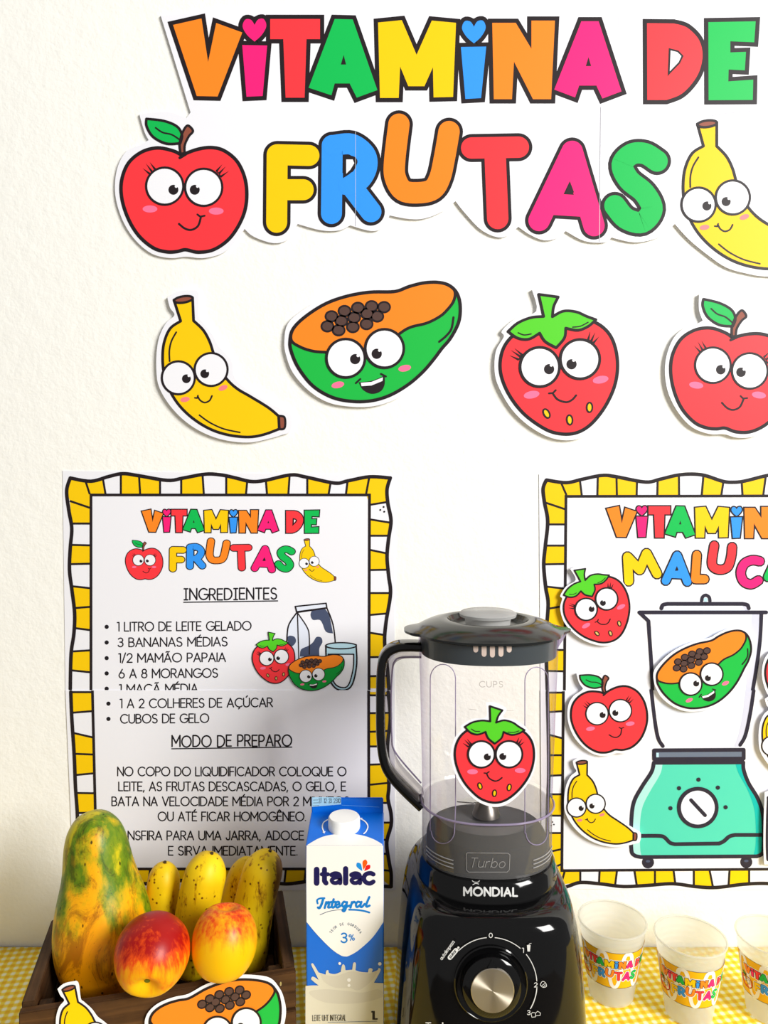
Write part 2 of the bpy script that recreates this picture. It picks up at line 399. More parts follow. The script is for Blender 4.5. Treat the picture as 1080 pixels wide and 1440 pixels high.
def anchors(a1, a2, b1, b2, flip=False):
    """similarity taking a1->b1, a2->b2"""
    A1, A2, B1, B2 = complex(*a1), complex(*a2), complex(*b1), complex(*b2)
    if flip: A1, A2 = A1.conjugate(), A2.conjugate()
    k = (B2-B1)/(A2-A1); c = B1-k*A1
    def M(p):
        z = complex(p[0], p[1]); z = z.conjugate() if flip else z
        z = k*z+c; return (z.real, z.imag)
    return M

# ---------------------------------------------------------------- the fruit drawings
class Sink:
    """collects pieces: split -> every piece an object, else all in one"""
    def __init__(s, S, M, parent, split, body_name='fruit_body', nested=False):
        s.S, s.M, s.parent, s.split, s.nested = S, M, parent, split, nested; s.one = Art(S, M); s.body = None; s.bn = body_name
    def new(s): return s.one if not s.split else Art(s.S, s.M)
    def put(s, a, name):
        if not s.split: return
        p = s.body if (s.nested and s.body) else s.parent
        o = a.build(s.bn if s.body is None else name, p)
        if s.body is None: s.body = o
    def done(s):
        if not s.split: s.body = s.one.build(s.bn, s.parent)
        return s.body
def eyes(K, L, Rr, r, w, pl, pr, rp, lv=3):
    for c, p in ((L, pl), (Rr, pr)):
        a = K.new(); a.ell(c, r, P['white'], lv, w=w, n=40)
        a.ell(p, rp, ink, lv+1, n=20); a.ell((p[0]+rp*.55, p[1]-rp*.68), rp*.3, P['white'], lv+2, n=10); K.put(a, 'eye')
def tri(a, x0, y0, x1, y1, w, lv):
    d = math.hypot(x1-x0, y1-y0); n = (-(y1-y0)/d*w, (x1-x0)/d*w)
    a.fill([(x0, y0), (x1+n[0], y1+n[1]), (x1-n[0], y1-n[1])], ink, lv)
APPLE_EYES = ((387, 603), (683, 612))
APPLE_CONTOUR = spl([(208, 60, 1), (300, 62), (420, 82), (495, 118), (540, 108), (610, 130), (650, 190), (610, 240), (590, 280), (650, 285), (760, 270), (880, 300), (990, 400), (1048, 560), (1050, 720), (1010, 870), (910, 1030), (790, 1120), (650, 1150), (545, 1135), (430, 1148), (290, 1115), (170, 1020), (70, 880), (20, 730), (12, 580), (50, 430), (130, 335), (225, 290), (262, 262, 1), (222, 180)], True, 4)
def draw_apple(K, red=None, lw=1.):
    red = red or P['red']
    body = spl([(515, 368, 1), (450, 335), (330, 313), (210, 345), (110, 430), (60, 560), (62, 700), (110, 850), (190, 980), (300, 1072), (400, 1102), (480, 1100), (545, 1086), (640, 1105), (760, 1085), (880, 1000), (970, 860), (1008, 720), (1000, 560), (940, 420), (840, 335), (740, 310), (630, 325)], True)
    a = K.new(); a.shape(body, red, ink, 27*lw, 1); a.line([(548, 360), (502, 388)], 22*lw, ink, 2); K.put(a, 'fruit_body')
    a = K.new(); lf = spl([(248, 92, 1), (380, 108), (480, 150), (518, 215), (505, 278, 1), (400, 280), (300, 230), (250, 150)], True)
    a.shape(lf, P['leafd'], ink, 20*lw, 2); a.line(spl([(318, 160), (370, 195), (440, 212), (500, 250)]), 12*lw, ink, 3); K.put(a, 'leaf')
    a = K.new(); stem = spl([(508, 358, 1), (500, 290), (515, 215), (545, 155), (570, 145), (602, 185), (570, 225), (540, 290), (538, 352, 1)], True)
    a.shape(stem, P['brown'], ink, 18*lw, 3); K.put(a, 'stem')
    eyes(K, *APPLE_EYES, 141, 17*lw, (453, 631), (615, 631), 38, 3)
    a = K.new()
    for t in ((218, 466, 275, 512), (243, 430, 292, 496), (272, 420, 314, 476)): tri(a, *t, 9, 2)
    a.line([(275, 512), (292, 496), (314, 476)], 8, ink, 2); K.put(a, 'eyelashes'); a = K.new()
    for t in ((876, 487, 812, 532), (852, 452, 800, 507), (826, 436, 780, 490)): tri(a, *t, 9, 2)
    a.line([(812, 532), (800, 507), (780, 490)], 8, ink, 2); K.put(a, 'eyelashes')
    for c in ((275, 777), (778, 793)):
        a = K.new(); a.ell(c, 56, P['cheek'], 2, ry=27); K.put(a, 'cheek')
    a = K.new(); a.line(spl([(495, 890), (540, 925), (590, 935), (640, 905), (662, 838)]), 16, ink, 2); a.line([(635, 818), (657, 835), (690, 828)], 14, ink, 2); K.put(a, 'mouth')
    return K.done()
BAN_EYES = ((210, 675), (447, 615))
BAN_CONTOUR = spl([(130, 95, 1), (150, 170), (182, 222), (120, 280), (72, 380), (52, 500), (52, 640), (70, 740), (130, 850), (220, 955), (330, 1040), (460, 1102), (600, 1136), (740, 1142), (880, 1112), (960, 1088), (1022, 1060), (1028, 950), (960, 905), (860, 850), (730, 772), (650, 712), (608, 650), (600, 560), (545, 490), (498, 440), (450, 350), (380, 265), (355, 225), (355, 60), (290, 42), (200, 52)], True, 4)
def draw_banana(K, lw=1.):
    body = spl([(178, 112, 1), (227, 265, 1), (150, 320), (105, 430), (97, 560), (115, 680), (160, 790), (230, 890), (330, 980), (450, 1050), (580, 1090), (720, 1103), (830, 1085), (940, 1045, 1), (935, 952, 1), (860, 890), (730, 810), (640, 757), (570, 695), (500, 600), (462, 490), (435, 410), (390, 330), (320, 262, 1), (313, 95, 1)], True)
    a = K.new(); a.shape(body, P['yellow'], ink, 20*lw, 1)
    a.line(spl([(195, 345), (160, 410), (145, 480), (147, 555)]), 12*lw, ink, 2); a.line(spl([(362, 945), (440, 1000), (540, 1045), (655, 1070)]), 11*lw, ink, 2); K.put(a, '')
    a = K.new(); a.ell((247, 108), 68, P['brown'], 3, ry=23, rot=-9, w=17*lw); K.put(a, 'stem_end')
    a = K.new(); a.shape(spl([(938, 950, 1), (975, 958), (984, 1000), (975, 1042), (938, 1047, 1)], True), P['brown'], ink, 16*lw, 2); K.put(a, 'tip')
    eyes(K, *BAN_EYES, 119, 16*lw, (268, 682), (401, 646), 32, 3)
    for c, r in (((258, 832), -10), ((533, 748), -22)):
        a = K.new(); a.ell(c, 34, P['cheek2'], 2, ry=18, rot=r); K.put(a, 'cheek')
    a = K.new(); a.line(spl([(350, 808), (367, 837), (400, 854), (435, 840), (453, 806)]), 12, ink, 2); a.line([(329, 820), (346, 822), (352, 803)], 11, ink, 2); K.put(a, 'mouth')
    return K.done()
PAP_EYES = ((385, 495), (603, 440))
PAP_CONTOUR = spl([(40, 400), (60, 300), (150, 220), (260, 155), (390, 112), (520, 92), (650, 88), (740, 58), (830, 38), (910, 36), (990, 60), (1045, 115), (1062, 200), (1052, 300), (1005, 395), (955, 460), (905, 525), (840, 600), (750, 672), (650, 732), (540, 765), (420, 768), (290, 745), (180, 680), (90, 580), (50, 480)], True, 4)
def draw_papaya(K, green=None, lw=1.):
    green = green or P['papgreen']
    top = [(72, 400), (90, 330), (160, 260), (270, 190), (390, 147), (520, 124), (660, 120), (740, 92), (820, 72), (900, 68), (965, 85)]
    body = spl(top+[(1010, 130), (1028, 200), (1020, 290), (975, 380), (925, 440), (880, 500), (820, 570), (740, 640), (640, 700), (540, 732), (430, 738), (310, 715), (200, 650), (120, 550), (80, 460)], True)
    flesh = spl(top[1:]+[(998, 120), (990, 175), (950, 228), (910, 262), (840, 297), (750, 320), (690, 355), (600, 430), (450, 470), (280, 462), (200, 455), (130, 432), (80, 395)], True)
    a = K.new(); a.fill(body, green, 1); K.put(a, '')
    a = K.new(); a.shape(flesh, P['orange'], ink, 16*lw, 2); a.line(body, 19*lw, ink, 3, True); a.line(spl([(990, 265), (978, 330), (948, 370), (910, 402)]), 13*lw, ink, 2); K.put(a, 'flesh')
    a = K.new()
    for c in ((305, 260), (378, 230), (453, 212), (530, 203), (600, 208), (562, 260), (282, 316), (360, 286), (432, 267), (505, 245), (345, 338), (425, 320), (502, 303)):
        a.ell(c, 39, ink, 4, ry=35, n=18)
    for c in ((305, 260), (378, 230), (453, 212), (530, 203), (600, 208), (562, 260), (282, 316), (360, 286), (432, 267), (505, 245), (345, 338), (425, 320), (502, 303)):
        a.ell(c, 29, P['seed'], 5, ry=24, n=16)
    K.put(a, 'seeds')
    eyes(K, *PAP_EYES, 108, 15*lw, (438, 500), (559, 470), 29, 6)
    for c in ((341, 645), (716, 551)):
        a = K.new(); a.ell(c, 36, P['cheek'], 2, ry=18, rot=-12); K.put(a, 'cheek')
    a = K.new(); a.fill(spl([(458, 630, 1), (530, 622), (604, 592, 1), (603, 645), (580, 682), (530, 695), (482, 672)], True), ink, 3)
    a.fill([(470, 633), (530, 628), (594, 602), (592, 622), (530, 648), (474, 652)], P['white'], 4)
    a.line([(442, 635), (467, 612)], 11, ink, 3); a.line([(583, 583), (611, 597)], 11, ink, 3); K.put(a, 'mouth')
    return K.done()
STR_EYES = ((385, 613), (648, 612))
STR_CONTOUR = spl([(428, 118, 1), (520, 122), (625, 180), (590, 262), (700, 282), (812, 358), (880, 470), (912, 600), (895, 740), (840, 870), (740, 1000), (620, 1090), (500, 1112), (370, 1072), (250, 975), (160, 850), (105, 700), (95, 590), (128, 460), (195, 380), (190, 340), (300, 275), (430, 258)], True, 4)
def draw_strawberry(K, seedc=None, lw=1.):
    seedc = seedc or P['yellow']
    body = spl([(500, 330), (330, 350), (220, 408), (158, 490), (132, 600), (152, 730), (210, 860), (290, 960), (390, 1040), (510, 1072), (620, 1045), (730, 960), (820, 845), (870, 725), (884, 600), (862, 490), (795, 405), (680, 345)], True)
    a = K.new(); a.shape(body, P['red'], ink, 22*lw, 1); K.put(a, '')
    a = K.new(); cx = spl([(470, 300, 1), (465, 155, 1), (585, 195, 1), (545, 250), (525, 312, 1), (600, 290), (680, 310), (740, 350), (795, 383, 1), (740, 415), (670, 428), (595, 400, 1), (575, 460), (512, 512, 1), (450, 460), (425, 400, 1), (350, 425), (280, 405), (228, 352, 1), (300, 310), (390, 292)], True)
    a.shape(cx, P['leaf'], ink, 18*lw, 3); a.line(spl([(290, 372), (325, 393), (370, 395)]), 8, ink, 4); a.line(spl([(640, 402), (690, 405), (742, 390)]), 8, ink, 4); K.put(a, 'leaf_crown')
    eyes(K, *STR_EYES, 126, 18*lw, (441, 638), (588, 634), 33, 5)
    a = K.new()
    for t in ((207, 503, 262, 542), (222, 471, 277, 526), (247, 463, 291, 519)): tri(a, *t, 8, 3)
    a.line([(262, 542), (277, 526), (291, 519)], 8, ink, 3); K.put(a, 'eyelashes'); a = K.new()
    for t in ((798, 490, 750, 527), (776, 460, 740, 512), (746, 448, 722, 501)): tri(a, *t, 8, 3)
    a.line([(750, 527), (740, 512), (722, 501)], 8, ink, 3); K.put(a, 'eyelashes')
    for c in ((300, 778), (752, 766)):
        a = K.new(); a.ell(c, 51, P['cheek'], 3, ry=24); K.put(a, 'cheek')
    a = K.new(); a.line(spl([(438, 802), (460, 840), (510, 866), (550, 858), (580, 835)]), 13, ink, 3); a.line([(412, 790), (437, 793), (458, 778)], 12, ink, 3); K.put(a, 'mouth')
    a = K.new()
    for c, r in (((372, 914), -18), ((510, 982), 5), ((650, 927), 12)): a.ell(c, 18, seedc, 3, ry=31, rot=r, w=11, n=18)
    K.put(a, 'seeds')
    return K.done()

# ---------------------------------------------------------------- block and round letters of the heading
def z1(*p): return [(220+x/3, y/3)+tuple(e) for x, y, *e in p]
def z2(*p): return [(560+x/3.176, y/3.176)+tuple(e) for x, y, *e in p]
def z3(*p): return [(860+x/4.909, y/4.909)+tuple(e) for x, y, *e in p]
def heart(cx, cy, s):
    return spl([(cx, cy+s, 1), (cx-s*.62, cy+s*.45), (cx-s*1.02, cy-s*.28), (cx-s*.78, cy-s*.88), (cx-s*.3, cy-s*.85), (cx, cy-s*.42, 1), (cx+s*.3, cy-s*.88), (cx+s*.78, cy-s*.92), (cx+s*1.0, cy-s*.32), (cx+s*.62, cy+s*.42)], True, 4)
BLOCK = [('V', 'orange', [z1((70, 105), (190, 78), (218, 262), (252, 97), (362, 137), (258, 407), (170, 405))]),
 ('I', 'pink', [z1((362, 190), (467, 192), (448, 405), (380, 408)), heart(358, 42, 16.5)]),
 ('T', 'red', [z1((480, 80), (690, 80), (690, 165), (633, 165), (625, 412), (545, 412), (535, 165), (480, 165))]),
 ('A', 'green', [z1((752, 80), (828, 82), (932, 380), (845, 412), (815, 352), (752, 352), (738, 402), (642, 370))]),
 ('M', 'yellow', [z1((935, 95), (1035, 85))+z2((82, 245), (150, 92), (258, 102), (245, 433), (158, 435), (155, 300), (117, 385), (45, 385))+z1((1028, 280), (1022, 413), (943, 413))]),
 ('I', 'blue', [z2((280, 210), (393, 208), (370, 438), (300, 442)), heart(666.5, 44.5, 16.5)]),
 ('N', 'orange', [z2((420, 102), (525, 102), (595, 218), (595, 92), (700, 92), (683, 443), (602, 443), (517, 275), (508, 443), (427, 443))]),
 ('A', 'pink', [z2((818, 95), (895, 95), (997, 408), (912, 440), (885, 382), (808, 382), (790, 435), (697, 400))]),
 ('D', 'red', [z3((245, 160))+spl(z3((430, 162), (520, 190), (600, 270), (628, 370), (610, 480), (560, 570), (480, 650), (380, 690)))+z3((247, 690))]),
 ('E', 'green', [z3((668, 153), (995, 147), (985, 292), (820, 285), (820, 362), (928, 358), (920, 485), (808, 480), (806, 562), (978, 550), (975, 690), (670, 692))])]
HOLES = {3: z1((778, 272), (790, 232), (800, 272)), 7: z2((838, 295), (850, 255), (862, 295))}
def r4(*p): return [(160+x/2.842, 150+y/2.842)+tuple(e) for x, y, *e in p]
def r5(*p): return [(520+x/2.512, 150+y/2.512)+tuple(e) for x, y, *e in p]
ROUND = [('F', 'yellow', 29.5, [r4((653, 192), (651, 462)), r4((655, 192), (780, 195)), r4((680, 332), (757, 332))]),
 ('R', 'blue', 29.5, [r4((873, 155), (870, 427)), spl(r4((878, 155), (950, 150), (1003, 190), (1011, 240), (985, 290), (940, 312))), r4((945, 312), (1028, 420)), r4((875, 300), (950, 315))]),
 ('U', 'orange', 30, [spl(r5((103, 62), (88, 190), (90, 250), (118, 296), (172, 304), (222, 292), (248, 250), (264, 180), (280, 88)))]),
 ('T', 'red', 30, [r5((360, 146), (525, 143)), r5((442, 150), (452, 395))]),
 ('A', 'pink', 30, [r5((598, 402), (715, 158), (792, 420)), r5((650, 345), (765, 352))]),
 ('S', 'green', 30, [spl(r5((1015, 192), (972, 166), (925, 168), (892, 205), (915, 258), (970, 305), (997, 362), (962, 408), (905, 395), (866, 350)))])]
def shift(M, dx, dy):
    return lambda p: M((p[0]+dx, p[1]+dy))
def heading(S, M1, M2, parent, ow1=6., ow2=4.7, split=True, only=None, halo=0, lv=1, rnd=ROUND):
    one = Art(S)
    for i, (ch, c, polys) in enumerate(BLOCK):
        if only and i >= only: break
        a = Art(S, M1) if split else one; a.M = M1
        for p in polys:
            if halo: a.line(p, ow1*2+halo*2, P['white'], lv, True, 'round'); a.fill(p, P['white'], lv)
            if ow1: a.line(p, ow1*2, ink, lv+1, True, 'miter'); a.fill(p, ink, lv+1)
            a.fill(p, P[c], lv+2)
        if i in HOLES and ow1: a.fill(HOLES[i], ink, lv+3)
        if ch == 'D' and ow1:
            h = z3((408, 348), (455, 360), (482, 388), (462, 430), (402, 492)); a.line(h, 26/4.909, ink, lv+3, True, 'miter'); a.fill(h, paper, lv+3+.5) if split else a.fill(z3((425, 372), (445, 376), (463, 388), (448, 415), (424, 452)), P['white'], lv+4)
        if split: a.build('letter', parent, c+' block letter '+ch)
    for ch, c, w, lines in rnd:
        a = Art(S, M2) if split else one; a.M = M2
        for l in lines:
            if halo: a.line(l, w+ow2*2+halo*2, P['white'], lv, False)
            if ow2: a.line(l, w+ow2*2, ink, lv+1)
            a.line(l, w, P[c], lv+2)
        if ch == 'R' and ow2:
            h = spl(r4((916, 197, 1), (958, 198), (974, 222), (950, 262), (916, 286, 1)), True); a.fill(h, ink, lv+3)
            a.fill(r4((929, 211), (955, 211), (961, 226), (946, 251), (929, 268)), P['white'], lv+4)
        if ch == 'A' and ow2 and rnd is ROUND: a.fill(r5((690, 305), (708, 266), (722, 303)), ink, lv+3)
        if split: a.build('letter', parent, c+' rounded letter '+ch)
    if not split: return one

# ---------------------------------------------------------------- stroke lettering
def arc(cx, cy, rx, ry, a0, a1, n=9): return [(cx+rx*cos(R(a0+(a1-a0)*i/n)), cy+ry*sin(R(a0+(a1-a0)*i/n))) for i in range(n+1)]
G = {' ': (.28, []),
'A': (.72, [[(0, 0), (.36, 1), (.72, 0)], [(.13, .33), (.59, .33)]]),
'B': (.56, [[(0, 0), (0, 1), (.26, 1)]+arc(.26, .76, .24, .24, 90, -90)+[(0, .52)], [(.26, .52)]+arc(.29, .26, .27, .26, 90, -90)+[(0, 0)]]),
'C': (.8, [arc(.48, .5, .47, .5, 48, 312, 14)]),
'D': (.72, [[(0, 0), (0, 1), (.24, 1)]+arc(.24, .5, .48, .5, 90, -90, 12)+[(0, 0)]]),
'E': (.5, [[(.5, 1), (0, 1), (0, 0), (.5, 0)], [(0, .52), (.44, .52)]]),
'F': (.48, [[(.48, 1), (0, 1), (0, 0)], [(0, .5), (.42, .5)]]),
'G': (.86, [arc(.48, .5, .47, .5, 48, 350, 15)+[(.95, .46), (.55, .46)]]),
'H': (.66, [[(0, 0), (0, 1)], [(.66, 0), (.66, 1)], [(0, .52), (.66, .52)]]),
'I': (0.03, [[(.02, 0), (.02, 1)]]),
'J': (.42, [[(.4, 1), (.4, .25)]+arc(.2, .22, .2, .22, 0, -180)]),
'L': (.46, [[(0, 1), (0, 0), (.46, 0)]]),
'M': (.82, [[(0, 0), (0, 1), (.41, .3), (.82, 1), (.82, 0)]]),
'N': (.68, [[(0, 0), (0, 1), (.68, 0), (.68, 1)]]),
'O': (.96, [arc(.48, .5, .48, .5, 0, 360, 20)]),
'P': (.54, [[(0, 0), (0, 1), (.27, 1)]+arc(.27, .72, .27, .28, 90, -90)+[(0, .44)]]),
'Q': (.96, [arc(.48, .5, .48, .5, 0, 360, 20), [(.6, .28), (.9, -.04)]]),
'R': (.57, [[(0, 0), (0, 1), (.27, 1)]+arc(.27, .73, .27, .27, 90, -90)+[(0, .46)], [(.27, .46), (.57, 0)]]),
'S': (.56, [arc(.28, .75, .25, .25, 30, 270, 10)+arc(.28, .25, .27, .25, 90, -150, 10)]),
'T': (.6, [[(0, 1), (.6, 1)], [(.3, 1), (.3, 0)]]),
'U': (.66, [[(0, 1), (0, .33)]+arc(.33, .33, .33, .33, 180, 360, 12)+[(.66, 1)]]),
'V': (.7, [[(0, 1), (.35, 0), (.7, 1)]]),
'Z': (.58, [[(0, 1), (.58, 1), (0, 0), (.58, 0)]]),
'0': (.56, [arc(.28, .5, .28, .5, 0, 360, 18)]),
'1': (.2, [[(.0, .98), (.19, 1), (.19, 0)]]),
'2': (.54, [arc(.27, .72, .26, .28, 165, -30, 9)+[(.0, 0), (.54, 0)]]),
'3': (.54, [arc(.26, .76, .24, .24, 150, -80, 9)+[(.2, .54)], arc(.26, .27, .27, .27, 95, -155, 10)]),
'6': (.58, [arc(.29, .3, .29, .3, 0, 360, 16), [(.06, .46), (.36, 1)]]),
'7': (.5, [[(0, 1), (.5, 1), (.15, 0)]]),
'8': (.58, [arc(.29, .27, .29, .27, 0, 360, 16), arc(.29, .76, .23, .23, 0, 360, 14)]),
'9': (.56, [arc(.28, .7, .28, .3, 0, 360, 16), [(.52, .55), (.25, 0)]]),
'/': (.36, [[(0, -.08), (.36, 1.08)]]), '.': (.06, [[(.02, .02), (.03, .02)]]), ',': (.1, [[(.06, .04), (0, -.16)]]),
'%': (.8, [arc(.17, .78, .15, .2, 0, 360, 12), arc(.63, .22, .15, .2, 0, 360, 12), [(.6, 1), (.2, 0)]]),
'a': (.56, [arc(.27, .33, .27, .33, 0, 360, 14), [(.54, .66), (.54, 0)]]),
'b': (.56, [[(0, 1), (0, 0)], arc(.29, .33, .27, .33, 0, 360, 14)]),
'c': (.5, [arc(.3, .33, .29, .33, 50, 310, 12)]),
'e': (.56, [[(.02, .36), (.55, .36)]+arc(.28, .33, .27, .33, 5, 320, 13)]),
'g': (.56, [arc(.27, .33, .27, .33, 0, 360, 14), [(.54, .66), (.54, -.1)]+arc(.29, -.1, .25, .2, 0, -160, 8)]),
'i': (.03, [[(.02, 0), (.02, .66)], [(.02, .9), (.025, .9)]]),
'l': (.03, [[(.02, 0), (.02, 1)]]),
'm': (.8, [[(0, 0), (0, .66)], [(0, .45)]+arc(.2, .45, .2, .2, 180, 0, 6)+[(.4, 0)], [(.4, .45)]+arc(.6, .45, .2, .2, 180, 0, 6)+[(.8, 0)]]),
'n': (.5, [[(0, 0), (0, .66)], [(0, .4)]+arc(.25, .4, .25, .26, 180, 0, 8)+[(.5, 0)]]),
'o': (.56, [arc(.28, .33, .28, .33, 0, 360, 16)]),
'p': (.56, [[(0, .66), (0, -.3)], arc(.29, .33, .27, .33, 0, 360, 14)]),
'r': (.34, [[(0, 0), (0, .66)], [(0, .38)]+arc(.28, .38, .28, .28, 180, 80, 5)]),
's': (.42, [arc(.21, .5, .19, .16, 30, 270, 8)+arc(.21, .17, .2, .17, 90, -150, 8)]),
't': (.34, [[(.14, .95), (.14, .15)]+arc(.28, .15, .14, .15, 180, 280, 4), [(0, .66), (.34, .66)]]),
'u': (.5, [[(0, .66), (0, .26)]+arc(.25, .26, .25, .26, 180, 360, 8)+[(.5, .66), (.5, 0)]]),
'z': (.42, [[(0, .66), (.42, .66), (0, 0), (.42, 0)]])}
def acc(base, extra): w, s = G[base]; G[extra[0]] = (w, s+[[(x+w/2, y) for x, y in l] for l in extra[1]])
for base, ch in (('A', 'Á'), ('E', 'É'), ('U', 'Ú')): acc(base, (ch, [[(-.04, 1.12), (.1, 1.28)]]))
for base, ch in (('O', 'Ô'), ('E', 'Ê')): acc(base, (ch, [[(-.14, 1.12), (0, 1.26), (.14, 1.12)]]))
acc('A', ('Ã', [[(-.18, 1.13), (-.08, 1.2), (.06, 1.14), (.17, 1.21)]])); acc('C', ('Ç', [[(.04, 0), (.1, -.14), (0, -.22)]]))
G['Ì'] = (.36, [[(.18, 0), (.18, 1)], [(0, 1), (.36, 1)], [(0, 0), (.36, 0)]])
def text(a, s, x0, x1, yb0, yb1, h, w, m, lv=1, gap=.17, shear=0, jitter=0):
    adv = [G[c][0] for c in s]; tot = sum(adv)+gap*(len(s)-1)
    kx = (x1-x0)/tot; x = 0; rnd = random.Random(len(s))
    for c, ad in zip(s, adv):
        j = rnd.uniform(-jitter, jitter)
        for l in G[c][1]:
            pts = []
            for px, py in l:
                X = x0+(x+px+shear*py*h/kx)*kx; t = (X-x0)/(x1-x0); pts.append((X, yb0+(yb1-yb0)*t-(py+j)*h))
            a.line(pts, w, m, lv)
        x += ad+gap
    return a

# ================================================================ setting
def struct(o): o['kind'] = 'structure'; return o
struct(box('wall_back', (-1.6, WALL, -.02), (1.9, WALL+.12, 2.6), wall_m, bev=0))
floor_m = mat('floor_tile', (92, 84, 76), .4)
struct(box('floor', (-1.6, -1.6, -.02), (1.9, WALL, 0), floor_m, bev=0))
tb = thing('table', 'table under the yellow gingham cloth', 'table', (.1, .5, 0))
box('tabletop', (-.72, .44, TABLE-.034), (.9, WALL-.004, TABLE-.004), wood_x, tb)
for x in (-.66, .84):
    for y in (.49, .78): box('leg', (x-.025, y-.025, 0), (x+.025, y+.025, TABLE-.034), wood_z, tb)
V, Fc = [], []                                     # cloth: top with front and side drops
nx, ny = 60, 26
for j in range(ny+1):
    for i in range(nx+1):
        x = -.76+i/nx*1.70; y = .41+j/ny*(WALL-.0025-.41); z = TABLE
        V.append((x, y, z))
for j in range(ny):
    for i in range(nx): Fc.append((j*(nx+1)+i, j*(nx+1)+i+1, (j+1)*(nx+1)+i+1, (j+1)*(nx+1)+i))
b0 = len(V)                                        # front drop with soft folds
for i in range(nx+1):
    x = -.76+i/nx*1.70
    for k in range(1, 6): V.append((x, .41-.006*sin(i*.9)*k/5-.003, TABLE-.05*k))
for i in range(nx):
    prev = (i, i+1)
    for k in range(5):
        a, c = b0+i*5+k, b0+(i+1)*5+k; Fc.append((prev[0], a, c, prev[1])); prev = (a, c)
cl = mesh_obj('tablecloth', V, Fc, cloth_m, loc=(0, .5, TABLE), smooth=True)
sm = cl.modifiers.new('thick', 'SOLIDIFY'); sm.thickness = .0015; sm.offset = -1
tag(cl, 'yellow and white gingham cloth covering the table', 'tablecloth')

# ================================================================ heading banner on the wall
T = wallS(.0030)
ban = thing('lettered_banner', 'wide white banner across the wall top, colourful letters reading VITAMINA DE FRUTAS', 'banner', at(640, 340, WALL))
cont = spl([(226, 22, 1), (268, 158, 1), (262, 166, 1), (240, 158), (215, 158), (196, 161, 1), (203, 185), (209, 197, 1), (197, 204), (178.5, 212), (166, 233), (161.5, 261), (164.6, 287), (175, 315), (191.5, 339), (214, 357), (240, 363), (262, 361), (286, 363), (313, 356), (332, 339), (344, 322, 1), (357, 333), (385, 342), (406, 336), (418.6, 315, 1), (452, 324), (477, 324), (492.5, 317, 1), (522, 325), (538, 320), (548, 303, 1), (575, 308), (598, 307), (623, 297), (640.6, 283, 1), (655, 301), (679, 325), (707, 334), (729, 319, 1), (745, 330), (765, 338), (783, 335), (795.5, 325, 1), (822, 339), (850, 341), (860, 334, 1), (894, 341), (928, 333), (949, 315, 1), (969, 337), (997, 360), (1021, 376), (1047, 384), (1080, 389), (1140, 386), (1178, 350), (1150, 310), (1110, 270), (1085, 200), (1098, 100), (1096, 12, 1), (900, 10), (560, 13), (380, 12)], True, 4)
slab('backing_sheet', T, cont, .0004, .0030, paper, ban)
heading(T, lambda p: p, lambda p: p, ban)
K = Sink(T, anchors(*APPLE_EYES, (160+387/5.4, 150+603/5.4), (160+683/5.4, 150+612/5.4)), ban, True, 'apple_drawing', True); draw_apple(K)
K = Sink(T, anchors(*BAN_EYES, (982.5, 287.7), (1030.7, 277.6)), ban, True, 'banana_drawing', True); draw_banana(K)
for l, w_, lv_ in (([(845, 150), (843, 340)], .8, 4), ([(500, 185), (500, 318)], .6, 4), ([(870, 12), (870, 40)], .6, 1), (spl([(1000, 163), (1015, 160), (1056, 156)]), .9, 1)):
    a = Art(T); a.line(l, w_, P['seam'], lv_, cap=False); a.build('sheet_seam', ban)

# ================================================================ single fruit cut-outs
def cutout(name, label, draw, contour, eyes_c, e1, e2, S, t0, t1, group=None, flip=False, loc=None, cat='cutout', **kw):
    M = anchors(*eyes_c, e1, e2, flip) if not callable(e1) else e1
    pts = [S(M(p), None, t0) for p in contour]
    c = loc or Vector((sum(p.x for p in pts)/len(pts), sum(p.y for p in pts)/len(pts), min(p.z for p in pts)))
    t = thing(name, label, cat, c, group)
    slab('backing_sheet', S, contour, t0, t1, paper, t, M)
    draw(Sink(S, M, t, True), **kw); return t
def wS(base): return wallS(base)
RW = 'fruit cutouts in a row under the heading'
cutout('banana_cutout', 'yellow smiling paper banana stuck alone on the wall under the heading', draw_banana, BAN_CONTOUR, BAN_EYES, (210+210/5.143, 400+675/5.143), (210+447/5.143, 400+615/5.143), wS(.0045), .0003, .0045, RW)
cutout('papaya_cutout', 'orange and green smiling paper papaya half stuck alone on the wall', draw_papaya, PAP_CONTOUR, PAP_EYES, (486.2, 503.7), (540.8, 490), wS(.0045), .0003, .0045, RW)
cutout('strawberry_cutout', 'large red paper strawberry with eyelashes stuck alone on the wall', draw_strawberry, STR_CONTOUR, STR_EYES, (759.1, 516), (815.8, 505), wS(.0045), .0003, .0045, RW)
cutout('apple_cutout', 'large red paper apple at the right end of the wall row under the heading', draw_apple, APPLE_CONTOUR, APPLE_EYES, (1002.6, 513.5), (1054.5, 521.6), wS(.0045), .0003, .0045, RW)

